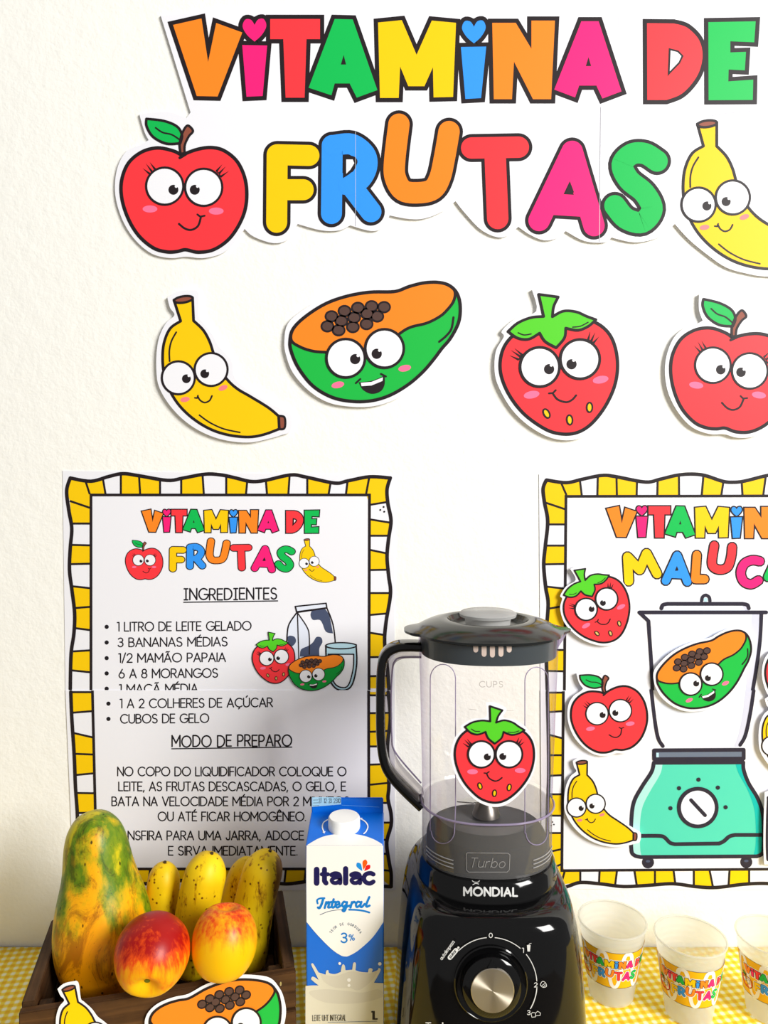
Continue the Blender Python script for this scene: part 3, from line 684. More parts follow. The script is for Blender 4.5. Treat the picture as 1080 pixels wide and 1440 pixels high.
# ================================================================ posters
def cells(a, outer, inner, cols, lv=1):
    """outer/inner: matching division points along the frame band; fills and dividers"""
    for i, c in enumerate(cols):
        if c == 'Y': a.fill([outer[i], outer[i+1], inner[i+1], inner[i]], P['yellow'], lv)
    for o, n in zip(outer, inner): a.line([o, n], 2.9, ink, lv+1, cap=False)
def sample_fill(a, outer_curve, inner_curve, m, lv): a.fill(outer_curve+inner_curve[::-1], m, lv)
def zA(x, y): return (80+x/4.5, 650+y/4.5)
def zB(x, y): return (320+x/4.5, 650+y/4.5)
def zC(x, y): return (80+x/4.5, 840+y/4.5)
def zD(x, y): return (480+x/3.425, 840+y/3.425)
S1 = wallS(.0008); S2 = wallS(.0013)
po = thing('recipe_poster', 'white recipe poster headed VITAMINA DE FRUTAS in a wavy yellow striped border', 'poster', at(320, 1252, WALL))
slab('upper_sheet', S1, [(88, 662), (320, 665), (555, 668), (555, 973), (92, 973)], .0002, .0008, paper, po)
slab('lower_sheet', S2, [(92, 970.5), (555, 970.5), (556, 1252), (104, 1252)], .0002, .0013, paper, po)
a = Art(S1)
top = spl([(98.9, 672.2), (127.8, 676.7), (153, 670), (173, 666), (195.6, 669), (235.6, 675.5), (257.8, 672.2), (289, 666.7), (311, 667.8), (331, 672), (353, 677), (373, 675.5), (409, 667.8), (431, 671), (471, 679.3), (489, 676.2), (520, 670.4), (549, 672.2)])
lefU = spl([(98.9, 672), (93.8, 690), (96.7, 716.7), (101, 743), (98.9, 770), (97.8, 801), (101, 828), (105, 862), (104, 891), (100, 920), (98.9, 969)])
rigU = spl([(549, 672), (544.4, 688), (545.6, 708), (550, 732), (546.7, 757), (544.4, 783), (546.7, 810), (549.3, 835), (543, 875), (541, 904), (545, 940), (547, 970)])
ot = [zA(182, 122), zA(292, 108), zA(405, 78), zA(520, 85), zA(653, 112), zA(787, 105), zA(922, 80), zA(1072, 82), zB(125, 118), zB(243, 115), zB(393, 84), zB(505, 96), zB(652, 132), zB(760, 118), zB(897, 94)]
it = [zA(208, 202), zA(308, 202), zA(405, 202), zA(527, 202), zA(653, 202), zA(787, 202), zA(930, 202), zA(1072, 202), zB(117, 202), zB(250, 202), zB(385, 202), zB(505, 202), zB(640, 202), zB(750, 202), zB(877, 202)]
cells(a, ot, it, 'YWYYWYWYWYWYWY')
ol = [zA(82, 245), zA(95, 388), zA(88, 523), zA(82, 645), zA(100, 785), zC(112, 68), zC(116, 195), zC(104, 342), zC(92, 462), (99, 968)]
il = [zA(208, 288), zA(208, 388), zA(208, 526), zA(208, 642), zA(210, 797), zC(212, 60), zC(216, 208), zC(216, 335), zC(218, 475), (129, 968)]
cells(a, ol[:-1], il[:-1], 'YWYWYYWY'); 
a.fill([(98.9, 672), zA(182, 122), zA(208, 202), zA(208, 288), zA(82, 245), (93.8, 690)], P['yellow'], 1)
orr = [zB(1020, 250), zB(1028, 382), zB(1022, 465), zB(1008, 577), zB(1012, 680), zB(1030, 828), zD(228, 77), zD(212, 182), zD(208, 287), zD(218, 378), (547, 968)]
ir = [zB(898, 270), zB(898, 361), zB(898, 465), zB(898, 554), zB(898, 682), zB(898, 828), zD(135, 85), zD(135, 170), zD(135, 288), zD(135, 380), (519, 968)]
cells(a, orr[:-1], ir[:-1], 'WYWYWYWYW'); a.fill([orr[9], orr[10], ir[10], ir[9]], P['yellow'], 1)
a.fill([zB(897, 94), (549, 672), (545, 690), zB(1020, 250), zB(898, 270), zB(877, 202)], P['yellow'], 1)
a.line([(128, 972), (128, 696), (519.7, 696), (519, 972)], 3.8, ink, 3, join='miter', cap=False)
a.line(lefU, 5, ink, 3); a.line(top, 5, ink, 3); a.line(rigU, 5, ink, 3)
for p in ((988, 283), (967, 302), (992, 313)): a.ell(zB(*p), 1.4, ink, 3, n=10)
a.build('border_print', po)
a = Art(S2)
lefL = spl([(99.6, 973), (101, 1009), (104.4, 1062), (106.2, 1107), (108.9, 1149), (108, 1200), (112, 1245)])
rigL = spl([(546, 973), (549, 1010), (545, 1050), (547, 1103), (545.7, 1123), (550, 1144), (550, 1161), (544, 1184.5), (547, 1211), (550, 1228), (550, 1247)])
botL = spl([(112, 1245), (150, 1240), (200, 1243), (250, 1238), (300, 1244), (360, 1238), (402, 1243), (450, 1238), (500, 1244), (550, 1247)])
ol = [zC(96, 600), zC(100, 730), zC(104, 858), zC(110, 990), zC(115, 1125), zC(120, 1238), zC(126, 1365), (107, 1170), (109, 1198)]
il = [zC(225, 600), zC(225, 720), zC(230, 887), zC(234, 995), zC(238, 1113), zC(240, 1240), zC(245, 1362), (135, 1170), (136, 1198)]
cells(a, ol, il, 'YWYYWYWY')
orr = [zD(225, 472), zD(235, 556), zD(228, 643), zD(226, 718), zD(228, 803), zD(232, 893), zD(226, 990), zD(240, 1085), zD(222, 1168), zD(226, 1235), zD(240, 1318)]
ir = [zD(135, 472), zD(135, 558), zD(135, 648), zD(135, 718), zD(135, 806), zD(135, 903), zD(133, 990), zD(133, 1085), zD(133, 1168), zD(133, 1235), zD(133, 1305)]
cells(a, orr, ir, 'WYYWYYWYWY'); a.fill([orr[-1], (550, 1247), (519, 1222), ir[-1]], P['yellow'], 1)
a.fill([(546, 973), orr[0], ir[0], (519, 973)], P['yellow'], 1)
bx = [136, 175, 211, 240, 268, 298, 330, 360, 402, 430, 462, 490, 519]
cells(a, [(x-2, 1241) for x in bx], [(x, 1222) for x in bx], 'WYWYWYYWYWYW')
a.line([(130, 971), (133.8, 1130), (136, 1222), (519, 1222), (518.5, 971)], 3.8, ink, 3, join='miter', cap=False)
for l in (lefL, rigL, botL): a.line(l, 5, ink, 3)
a.build('border_print', po)
# heading on the poster
def lins(x0, x1, y0, y1, X0, X1, Y0, Y1): return lambda p: (X0+(p[0]-x0)*(X1-X0)/(x1-x0), Y0+(p[1]-y0)*(Y1-Y0)/(y1-y0))
M1 = lins(235, 1068, 24, 143, 197, 450.5, 716, 750); M2 = lins(376, 935, 160, 335, 239, 413.5, 757, 806)
def smallhead(S, M1, M2, parent, ow1=5., ow2=4.2, only=None, rnd=ROUND):
    a = heading(S, M1, M2, None, ow1, ow2, split=False, only=only, rnd=rnd); a.M = lambda p: p
    a.build('heading_print', parent)
smallhead(S1, M1, M2, po)
K = Sink(S1, anchors(*APPLE_EYES, (194.6, 787.6), (211, 787.6)), po, False, 'apple_print'); draw_apple(K, lw=.75)
K = Sink(S1, anchors(*BAN_EYES, (427.8, 792.2), (442, 789.3)), po, False, 'banana_print'); draw_banana(K, lw=.7)
TX = mat('text_ink', (30, 26, 32), **PR)
def tline(S, s, x0, x1, b0, b1, h=12.2, w=1.75, **kw):
    a = Art(S); text(a, s, x0, x1, b0, b1, h, w, TX, 1, **kw); a.build('text_line', po)
a = Art(S1); text(a, 'ÌNGREDÌENTES', 259, 389, 843.5, 842.5, 15.5, 2.1, TX, 1, gap=.2, jitter=.03); a.line([(257.8, 847), (391, 845)], 1.6, TX, 1, cap=False); a.build('text_line', po)
a = Art(S2); text(a, 'MODO DE PREPARO', 242, 410, 1050.3, 1048.8, 15.5, 2.1, TX, 1, gap=.2, jitter=.03); a.line([(241, 1053), (411, 1050.6)], 1.6, TX, 1, cap=False); a.build('text_line', po)
for S, s, x0, x1, b in ((S1, '1 LITRO DE LEITE GELADO', 165, 353, 887.5), (S1, '3 BANANAS MÉDIAS', 166, 319.5, 909.5), (S1, '1/2 MAMÃO PAPAIA', 167, 317, 931.5), (S1, '6 A 8 MORANGOS', 167.5, 306, 953.5), (S1, '1 MAÇÃ MÉDIA', 168, 278, 975),
        (S2, '1 A 2 COLHERES DE AÇÚCAR', 169, 383, 995.5), (S2, 'CUBOS DE GELO', 169.5, 293.5, 1017)):
    tline(S, s, x0, x1, b, b-(x1-x0)*.008)
a = Art(S1)
for y in (881.5, 903.5, 925.5, 947, 968.5): a.ell((150, y), 3, TX, 1, n=14)
a.build('bullet_dots', po); a = Art(S2)
for y in (989.5, 1011): a.ell((152.5, y), 3, TX, 1, n=14)
a.build('bullet_dots', po)
for s, x0, x1, b in (('NO COPO DO LIQUIDIFICADOR COLOQUE O', 165.5, 486.5, 1091), ('LEITE, AS FRUTAS DESCASCADAS, O GELO, E', 167, 486, 1112), ('BATA NA VELOCIDADE MÉDIA POR 2 MINUTOS', 157.5, 491, 1133),
        ('OU ATÉ FICAR HOMOGÊNEO.', 222.5, 430, 1154.2), ('TRANSFIRA PARA UMA JARRA, ADOCE', 151, 427, 1181), ('E SIRVA IMEDIATAMENTE.', 237, 418, 1202.5)):
    tline(S2, s, x0, x1, b, b)
# milk, glass, strawberry and papaya picture
def zP(*p): return [(340+q[0]/6, 840+q[1]/6)+tuple(q[2:]) for q in p]
a = Art(S1)
a.shape(spl(zP((465, 128, 1), (400, 225), (383, 320), (378, 480, 1), (480, 560, 1), (790, 540, 1), (790, 400), (770, 230), (718, 90, 1)), True, 4), P['white'], ink, 2, 1)
a.fill(spl(zP((460, 140, 1), (400, 230), (386, 320), (382, 480, 1), (480, 540, 1), (570, 420, 1), (570, 310), (530, 220)), True, 4), P['glass'], 1.5)
a.fill(spl(zP((590, 112, 1), (700, 90, 1), (740, 160), (770, 305, 1), (710, 290), (680, 220), (655, 190), (600, 190), (580, 150)), True, 4), P['slate'], 2)
a.fill(spl(zP((490, 500, 1), (500, 440), (560, 410), (600, 380), (630, 335), (670, 340), (680, 380), (655, 430), (655, 500, 1)), True, 4), P['slate'], 2)
a.fill(spl(zP((390, 330), (440, 330), (458, 370), (430, 410), (395, 400)), True, 4), P['slate'], 2)
a.shape(zP((452, 77), (712, 50), (718, 88), (464, 122)), P['glass'], ink, 2, 3)
a.line(zP((470, 130), (482, 540)), 1.6, ink, 3); a.line(spl(zP((470, 130), (550, 250), (570, 330), (570, 480))), 1.6, ink, 3)
a.build('milk_carton_print', po)
a = Art(S1)
a.shape(spl(zP((710, 412, 1), (965, 400, 1), (970, 560), (945, 700), (910, 765), (850, 785), (790, 765), (740, 690), (715, 560)), True, 4), P['aqua'], ink, 2.2, 3)
a.shape(spl(zP((730, 480, 1), (945, 480, 1), (940, 600), (900, 740), (840, 760), (780, 720), (745, 600)), True, 4), P['white'], ink, 1.8, 5)
a.ell((340+838/6, 840+408/6), 21.5, P['aqua'], 5, ry=4.3, w=1.8); a.build('glass_print', po)
SP = wallS(.0008+LV*7)
K = Sink(SP, anchors(*STR_EYES, (375, 925.8), (395.8, 923.3)), po, False, 'strawberry_print'); draw_strawberry(K, P['pale'], lw=.8)
K = Sink(wallS(.0008+LV*14), anchors(*PAP_EYES, (430, 950.8), (448, 948.3)), po, False, 'papaya_print'); draw_papaya(K, P['papgreen2'], lw=.75)

# right-hand poster
def zE(x, y): return (750+x/5.4, 650+y/5.4)
def zG(x, y): return (920+x/6.75, 650+y/6.75)
def zH(x, y): return (780+x/3.6, 1160+y/3.6)
p2 = thing('blender_poster', 'white poster with a drawn turquoise blender in a wavy yellow striped border', 'poster', at(970, 1250, WALL))
RX = 1240
slab('upper_sheet', S1, [(758, 667), (RX, 662), (RX, 973), (760, 973)], .0002, .0008, paper, p2)
slab('lower_sheet', S2, [(760, 971), (RX, 971), (RX, 1252), (784, 1250), (762, 1249)], .0002, .0013, paper, p2)
a = Art(S1)
topR = spl([(768.5, 675), (796.3, 678.7), (818.5, 674), (846.3, 668.5), (864.8, 670), (907.4, 677.8), (927.8, 674), (952, 668.3), (972, 666.6), (991, 668.5), (1016.3, 676.7), (1031, 678.1), (1047.4, 676.4), (1080, 668.5), (1105, 667), (1150, 677), (1190, 668), (1232, 673)])
lefR = spl([(768.5, 675), (763.9, 687), (765.7, 705.6), (770.4, 733), (767, 768.5), (764.8, 794), (767.6, 826), (771, 850), (768, 900), (770, 971)])
ot = [zE(212, 158), zE(355, 142), zE(490, 108), zE(632, 114), zE(788, 145), zE(945, 135), zG(235, 128), zG(468, 128), zG(658, 182), zG(831, 182), zG(1060, 130), (1110, 670)]
it = [zE(252, 250), zE(368, 250), zE(487, 250), zE(635, 250), zE(785, 250), zE(942, 250), zG(237, 312), zG(452, 312), zG(638, 312), zG(839, 312), zG(1036, 312), (1106, 697)]
cells(a, ot, it, 'YWYYWYWYWYW')
cells(a, [(1140, 676), (1170, 672), (1205, 670)], [(1140, 697), (1168, 697), (1203, 697)], 'YW')
ol = [zE(85, 304), zE(108, 472), zE(98, 633), zE(85, 775), zE(96, 944), (771, 856), (769, 886), (769, 914), (770, 943.5)]
il = [zE(245, 358), zE(245, 472), zE(243, 633), zE(242, 772), zE(240, 960), (794, 852), (794, 885), (793.6, 914), (793.6, 944)]
cells(a, ol, il, 'YWYWYYWY')
a.fill([(768.5, 675), zE(212, 158), zE(252, 250), zE(245, 358), zE(85, 304), (764.5, 688)], P['yellow'], 1)
a.line([(793.8, 972), (796, 698), (1212, 697)], 3.8, ink, 3, join='miter', cap=False); a.line(topR, 5, ink, 3); a.line(lefR, 5, ink, 3)
a.build('border_print', p2)
a = Art(S2)
ol = [(770, 974), (770, 1001.5), (771, 1033), (771, 1062), (771, 1091), (771, 1117), (771, 1147), (771, 1171.5), (772, 1198), (776, 1221)]
il = [(792, 974), (792, 1000), (792, 1038.5), (791.6, 1062), (791.4, 1090), (791, 1117), (791, 1147), (790.6, 1171.5), (790.4, 1194), (790.3, 1215)]
cells(a, ol, il, 'YWYYWYWYY'); a.fill([(776, 1221), (790, 1215), zH(50, 232), (789, 1246), (780, 1240)], P['yellow'], 1)
ob = [zH(32, 302), zH(130, 292), zH(225, 298), zH(306, 308), zH(416, 306), zH(508, 300), zH(611, 298), zH(705, 308), zH(802, 316), zH(881, 308), zH(985, 300)]
ib = [zH(52, 232), zH(130, 232), zH(228, 231), zH(316, 230), zH(404, 230), zH(508, 229), zH(602, 228), zH(705, 228), zH(784, 227), zH(886, 227), zH(985, 226)]
cells(a, ob, ib, 'YWYWYYWYWY'); cells(a, [(1085, 1243), (1112, 1244), (1150, 1243), (1180, 1243), (1210, 1243)], [(1085, 1222), (1114, 1222), (1150, 1222), (1180, 1222), (1210, 1222)], 'YWYW')
a.line([(792.4, 972), (790.2, 1224.3), (1212, 1221.5)], 3.8, ink, 3, join='miter', cap=False)
a.line(spl([(770, 973), (772, 1080), (770, 1150), (772, 1210), (788, 1246), (816, 1241), (845, 1243), (877, 1246.7), (912, 1245), (946.7, 1242.8), (980, 1247), (1007.8, 1248), (1046.7, 1243.5), (1080, 1242.5), (1130, 1247), (1180, 1242), (1230, 1246)]), 5, ink, 3)
for p in ((777, 1156), (779, 1159.5), (775.5, 1161)): a.ell(p, 1.1, ink, 3, n=8)
a.build('border_print', p2)
M1 = lins(235, 691, 24, 143, 849.5, 1046.5, 711, 758)
MAL = [('M', 'yellow', 12.4, [[zE(*q) for q in ((725, 903), (715, 718), (808, 818), (860, 692), (940, 848))]]),
       ('A', 'blue', 11.4, [[zG(*q) for q in ((110, 1125), (218, 885), (315, 1135))], [zG(*q) for q in ((160, 1060), (265, 1065))]]),
       ('L', 'orange', 11.6, [[zG(*q) for q in ((405, 880), (390, 1110), (478, 1110))]]),
       ('U', 'red', 11.6, [spl([zG(*q) for q in ((570, 790), (548, 950), (575, 1005), (640, 1020), (700, 990), (730, 900), (740, 805))])]),
       ('C', 'pink', 11.8, [spl([zG(*q) for q in ((1003, 940), (930, 930), (855, 965), (822, 1050), (850, 1130), (920, 1158), (990, 1122))])]),
       ('A', 'green', 11.6, [[zG(*q) for q in ((1080, 1090), (1180, 880), (1280, 1100))]])]
hd = heading(S1, M1, lambda p: p, None, 4.6, 1.9, split=False, rnd=MAL); hd.M = lambda p: p
hd.fill([zG(198, 1030), zG(210, 996), zG(226, 1030)], ink, 4); hd.build('heading_print', p2)
def zJ(*p): return [(860+q[0]/4.909, 830+q[1]/4.909)+tuple(q[2:]) for q in p]
def zK(*p): return [(870+q[0]/5.143, 1040+q[1]/5.143)+tuple(q[2:]) for q in p]
nv = P['navy']
for S, top_part in ((S1, True), (S2, False)):
    a = Art(S)
    if top_part:
        a.fill(zJ((270, 165), (1030, 165), (990, 691), (285, 691)), P['glass'], 1); a.fill(zJ((270, 165), (325, 205), (335, 691), (285, 691)), P['white'], 1.5)
        a.fill(zJ((970, 165), (1030, 165), (990, 691), (925, 691)), P['glassD'], 1.5); a.fill(zJ((360, 100), (935, 100), (950, 150), (345, 150)), P['glass'], 1)
        a.fill(zJ((900, 100), (935, 100), (945, 150), (930, 150)), P['glassD'], 1.5)
        a.line(spl(zJ((622, 75), (628, 48), (650, 34), (674, 48), (680, 75))), 4.6, nv, 2); a.fill(disc(zJ((650, 66))[0], 3, 12), P['aqua'], 1.6)
        a.line(spl(zJ((345, 125), (355, 102), (385, 94, 1), (905, 94, 1), (938, 102), (948, 125))), 5.4, nv, 3)
        a.line(zJ((192, 153), (1068, 153)), 5.4, nv, 3); a.line(zJ((192, 153), (255, 212), (275, 500), (283, 693)), 5.2, nv, 3, cap=False)
        a.line(spl(zJ((1035, 165), (1025, 350), (1000, 540), (975, 693))), 5.2, nv, 3, cap=False); a.build('jar_print', p2)
    else:
        a.fill(spl(zJ((278, 691, 1), (300, 880), (320, 1010), (362, 1082, 1), (880, 1080, 1), (925, 1000), (960, 850), (985, 691, 1)), True), P['glass'], 1)
        a.fill(spl(zJ((925, 691, 1), (905, 850), (880, 980), (845, 1080, 1), (880, 1080, 1), (925, 1000), (960, 850), (985, 691, 1)), True), P['glassD'], 1.5)
        a.fill(spl(zJ((278, 691, 1), (300, 880), (320, 1010), (362, 1082, 1), (400, 1080, 1), (365, 980), (335, 691, 1)), True), P['white'], 1.5)
        a.line(spl(zJ((275, 693), (298, 890), (322, 1020), (355, 1076))), 5.2, nv, 3); a.line(spl(zJ((982, 693), (958, 850), (925, 1000), (888, 1068))), 5.2, nv, 3); a.build('jar_print', p2)
        a = Art(S)
        body = spl(zK((255, 168, 1), (238, 235), (170, 340), (110, 455), (92, 600), (92, 790), (112, 836), (160, 850, 1), (1000, 845, 1), (1038, 825), (1048, 770), (1045, 560), (1008, 430), (940, 315), (905, 220), (902, 165, 1)), True)
        a.fill(body, P['teal'], 1)
        a.fill(spl(zK((265, 175, 1), (245, 240), (175, 345), (118, 460), (100, 600), (100, 790), (125, 835, 1), (165, 840, 1), (155, 780), (155, 600), (175, 480), (230, 370), (300, 250), (318, 175, 1)), True), P['tealL'], 2)
        a.fill(spl(zK((845, 175, 1), (870, 250), (930, 360), (975, 480), (990, 600), (990, 760), (975, 838, 1), (1030, 820, 1), (1040, 770), (1038, 560), (1002, 430), (935, 320), (900, 220), (892, 175, 1)), True), P['tealD'], 2)
        a.line(body, 5.4, nv, 3, True)
        a.line(spl(zK((150, 697, 1), (295, 697), (335, 710), (370, 745), (405, 757, 1), (728, 752, 1), (762, 735), (800, 702), (840, 690, 1), (1040, 690))), 5.4, nv, 3)
        a.fill(zK((258, 78), (905, 74), (905, 138), (258, 142)), P['bottle'], 4); a.line(zK((258, 78), (905, 74), (905, 138), (258, 142)), 5.4, nv, 5, True); a.fill(zK((272, 96), (290, 96), (290, 143), (272, 143)), P['aqua'], 5)
        a.build('base_print', p2)
        a = Art(S); a.ell(zK((573, 492))[0], 26.5, P['glass'], 4, w=5.4, lm=nv, n=40); a.line(zK((523, 438), (625, 548)), 5.2, nv, 5)
        for q in ((578, 290), (437, 352), (718, 348), (375, 497), (774, 490)): a.ell(zK(q)[0], 3, nv, 4, n=16)
        a.build('dial_print', p2)
        for q in ((212, 888), (923, 886)):
            a = Art(S); a.ell(zK(q)[0], 8.6, nv, 1, n=24); a.ell(zK((q[0], q[1]-8))[0], 3.2, P['slate'], 2, ry=1.8, n=12); a.build('foot_print', p2)
# cut-outs on the right poster
PG = 'small fruit cutouts on the blender poster'
cutout('strawberry_cutout', 'small tilted paper strawberry at the upper left of the blender poster', draw_strawberry, STR_CONTOUR, STR_EYES, (824.4, 856.9), (853.3, 842.2), wS(.0062), .0012, .0062, PG, seedc=P['pale'])
cutout('apple_cutout', 'small red paper apple left of the drawn blender jar on the poster', draw_apple, APPLE_CONTOUR, APPLE_EYES, (839.7, 1003.6), (872.5, 999.4), wS(.0062), .0015, .0062, PG)
cutout('banana_cutout', 'small yellow paper banana left of the drawn turquoise blender base', draw_banana, BAN_CONTOUR, BAN_EYES, (810.8, 1135.6), (837.8, 1130.3), wS(.0062), .0015, .0062, PG)
cutout('papaya_cutout', 'small paper papaya half stuck over the drawn blender jar on the poster', draw_papaya, PAP_CONTOUR, PAP_EYES, (971.4, 962), (1001, 948.1), wS(.0062), .0015, .0062, PG, green=P['papgreen'])
cutout('apple_cutout', 'red paper apple cut off by the right picture edge above the cropped banana', draw_apple, APPLE_CONTOUR, APPLE_EYES, (1112, 944), (1144, 944), wS(.0062), .0015, .0062, PG)
cutout('banana_cutout', 'yellow paper banana cut off by the right picture edge beside the poster blender', draw_banana, BAN_CONTOUR, BAN_EYES, (1085, 1049), (1112, 1042), wS(.0062), .0015, .0062, PG)
S = wS(.0062); con = spl([(1080, 1112), (1075, 1125), (1074, 1205), (1082, 1216), (1130, 1216), (1140, 1200), (1138, 1120), (1120, 1100)], True)
t = thing('picture_cutout', 'paper cutout with dark outline at the right picture edge below the cropped banana', 'cutout', at(1108, 1216, WALL-.0015), PG)
slab('backing_sheet', S, con, .0015, .0062, paper, t)
a = Art(S); a.shape(spl([(1084, 1120), (1080, 1130), (1079, 1200), (1086, 1210), (1126, 1210), (1134, 1198), (1132, 1124), (1116, 1108)], True), P['glass'], nv, 3.5, 1); a.build('outline_drawing', t)

# ================================================================ crate
ang = R(12.9); FL = Vector((-.3106, .603, TABLE))
E1 = Vector((cos(ang), sin(ang), 0)); E2 = Vector((-sin(ang), cos(ang), 0))
def CW(x, y, z): return FL+E1*x+E2*y+Vector((0, 0, z))
cr = thing('wooden_crate', 'dark-stained wooden slat crate holding the papaya, bananas and apples', 'crate', FL)
cr.rotation_euler = (0, 0, ang)
W, D, H, TH = .2354, .136, .098, .008
def cb(name, a, b, m, parent=cr, **k): return box(name, a, b, m, parent, raw=True, **k)
for z0, z1_ in ((.064, H), (.031, .061), (0.001, .028)):
    f = cb('slat', (0, 0, z0), (W, TH, z1_), wood_x)
    for x in (W-.014,):
        for z in (z0+.010, z1_-.009):
            nv_ = [(x+.0009*cos(t*pi/4), -.0004, z+.0022*sin(t*pi/4)) for t in range(8)]+[(x+.0009*cos(t*pi/4), .001, z+.0022*sin(t*pi/4)) for t in range(8)]
            o = mesh_obj('nail', nv_, [tuple(range(8))]+[(i, (i+1) % 8, 8+(i+1) % 8, 8+i) for i in range(8)], steel, None, raw=True); o.parent = f
    cb('slat', (0, D-TH, z0), (W, D, z1_), wood_x)
for x0, x1_ in ((0.0, .012), (W-.012, W)):
    for z0, z1_ in ((.056, H+.004), (0.003, .05)): cb('side_board', (x0+(.0005), TH, z0), (x1_-.0005, D-TH, z1_), wood_y)
for x in (.0125, W-.0245):
    for y in (TH+.0005, D-TH-.0125): cb('corner_post', (x, y, .009), (x+.012, y+.012, H-.004), wood_z)
cb('bottom_board', (.001, TH+.0005, .001), (W-.001, D-TH-.0005, .008), wood_x)
cb('inner_tray', (.0127, TH+.013, .0355), (W-.0127, D-TH-.013, .0415), wood_x)
for x in (.0127, W-.0197): cb('tray_rest', (x, TH+.014, .0085), (x+.007, D-TH-.014, .0353), wood_z)
# crate-front cut-outs
CS = planeS(FL+Vector((0, 0, .05)), (sin(ang), -cos(ang), 0), .003)
M = anchors((247, 108), (447, 490), (96.7, 1390), (131.5, 1437))
cutout('banana_cutout', 'paper banana stuck on the left of the crate front', draw_banana, BAN_CONTOUR, None, M, None, CS, .0009, .003, 'fruit cutouts on the crate')
M = anchors((385, 495), (603, 440), (346.5, 1438), (306, 1450), True)
cutout('papaya_cutout', 'paper papaya half stuck on the right of the crate front', draw_papaya, PAP_CONTOUR, None, M, None, CS, .0009, .003, 'fruit cutouts on the crate')

# ================================================================ fruit
def body_of_rev(name, base, axis_pts, radii, m, parent, seg=64, lob=None, **k):
    return sweep(name, axis_pts, radii, m, parent, seg=seg, prof=lob, **k)
# papaya: (px row, half width px) read on the fruit's mid plane
py = .690
pp = thing('papaya', 'large mottled orange and green papaya standing in the crate', 'papaya', (-.2705, py, TABLE+.0435))
prof = [(0, .002), (.004, .014), (.012, .026), (.028, .0375), (.045, .0436), (.062, .0456), (.078, .0454), (.092, .0434), (.108, .0396), (.122, .0350), (.136, .0318), (.150, .0300), (.162, .0278), (.171, .0248), (.178, .0202), (.183, .0155), (.186, .008), (.187, .002)]
ax = []; rr = []
zs = [i/40 for i in range(41)]
import bisect
hh = [p[0] for p in prof]
for i in range(61):
    z = .187*(0.5-0.5*cos(pi*i/60)); k = max(1, min(len(hh)-1, bisect.bisect_left(hh, z))); t = (z-hh[k-1])/(hh[k]-hh[k-1])
    rr.append(prof[k-1][1]*(1-t)+prof[k][1]*t); s_ = z/.187
    ax.append((-.2705-.011*s_*s_, py+.004*s_, TABLE+.0435+z))
# smooth radii
for _ in range(3): rr = [rr[0]]+[(rr[i-1]+2*rr[i]+rr[i+1])/4 for i in range(1, len(rr)-1)]+[rr[-1]]
body_of_rev('skin', None, ax, rr, pap_m, pp, 80, lambda th: 1+.018*cos(5*th+.6))
# bananas
def banana(px0, py0, px1, py1, Y, r, bend, label, seed, y1=None, tipdir=1):
    a = at(px0, py0, Y); b = at(px1, py1, y1 or Y)
    a.z = max(a.z, TABLE+.051)
    t = thing('banana', label, 'banana', (a.x, a.y, a.z), 'bananas in the crate')
    path = []; rad = []; d = b-a; n = Vector((d.z, 0, -d.x)).normalized()
    for i in range(49):
        s = .5-.5*cos(pi*i/48); path.append(a+d*s+n*bend*4*s*(1-s)); e = min(1, (1-s)/.18); e0 = min(1, s/.12)
        q = 1-(1-e)**2; q0 = 1-(1-e0)**2
        rad.append(max(.0008, r*(sqrt(max(0, q)))*(sqrt(max(0, q0)))*(.94+.06*sin(pi*s))))
    sweep('peel', path, rad, banana_mat('banana_peel', seed, seed > 4), t, seg=40, prof=lambda th: 1+.022*cos(5*th+seed))
    tip = path[-1]; sweep('tip', [tip-(path[-1]-path[-4]).normalized()*.0006, tip+Vector((0, -.0004, .0012))], .0017, P['brown'] if False else mat('banana_tip', (70, 52, 26), .8), t, seg=10, label='dark brown blossom tip')
    return t
banana(229, 1385, 232, 1213, .728, .0166, -.002, 'short spotted banana beside the papaya in the crate', 1.0)
banana(273, 1400, 298, 1200.5, .715, .0212, -.006, 'wide spotted banana standing between the two apples', 2.3)
banana(328, 1380, 353, 1207.5, .742, .0160, -.008, 'narrow banana half hidden behind the rightmost banana', 3.1)
banana(350, 1395, 380, 1197, .722, .0205, -.006, 'banana with a long brown bruise at the right end of the crate', 4.2)
# bruise on last banana handled by its peel material
# apples
def apple(cx, cy, Y, rx, rz, label, m, tilt, seg=64):
    c = at(cx, cy, Y); t = thing('apple', label, 'apple', (c.x, c.y, c.z-rz), 'apples in the crate')
    V, Fc = [], []; K_ = 40
    for k in range(K_+1):
        ph = pi*k/K_
        for i in range(seg):
            th = 2*pi*i/seg; s = sin(ph); r = rx*(s**.86)*(1+.03*cos(ph))*(1+.012*cos(5*th)*(1-abs(cos(ph))*.2))
            z = rz*cos(ph)
            z += -rz*.30*math.exp(-(r/(rx*.26))**2) if ph < pi/2 else rz*.30*math.exp(-(r/(rx*.30))**2)
            v = Vector((r*cos(th), r*sin(th), z)); v.rotate(__import__('mathutils').Euler(tilt)); V.append(c+v)
    for k in range(K_):
        for i in range(seg):
            j = (i+1) % seg; Fc.append((k*seg+i, k*seg+j, (k+1)*seg+j, (k+1)*seg+i))
    mesh_obj('skin', V, Fc, m, t, smooth=True)
    d = Vector((0, 0, -1)); d.rotate(__import__('mathutils').Euler(tilt))
    sweep('calyx', [c+d*rz*.62, c+d*rz*.735], [.0035, .0024], mat('calyx_green', (110, 120, 20), .8), t, seg=8, label='dried green calyx in the bottom hollow')
    u = -d; sweep('stalk', [c+u*rz*.62, c+u*rz*.78+Vector((.001, .001, 0))], .0012, mat('apple_stalk', (90, 60, 30), .8), t, seg=8)
    return t
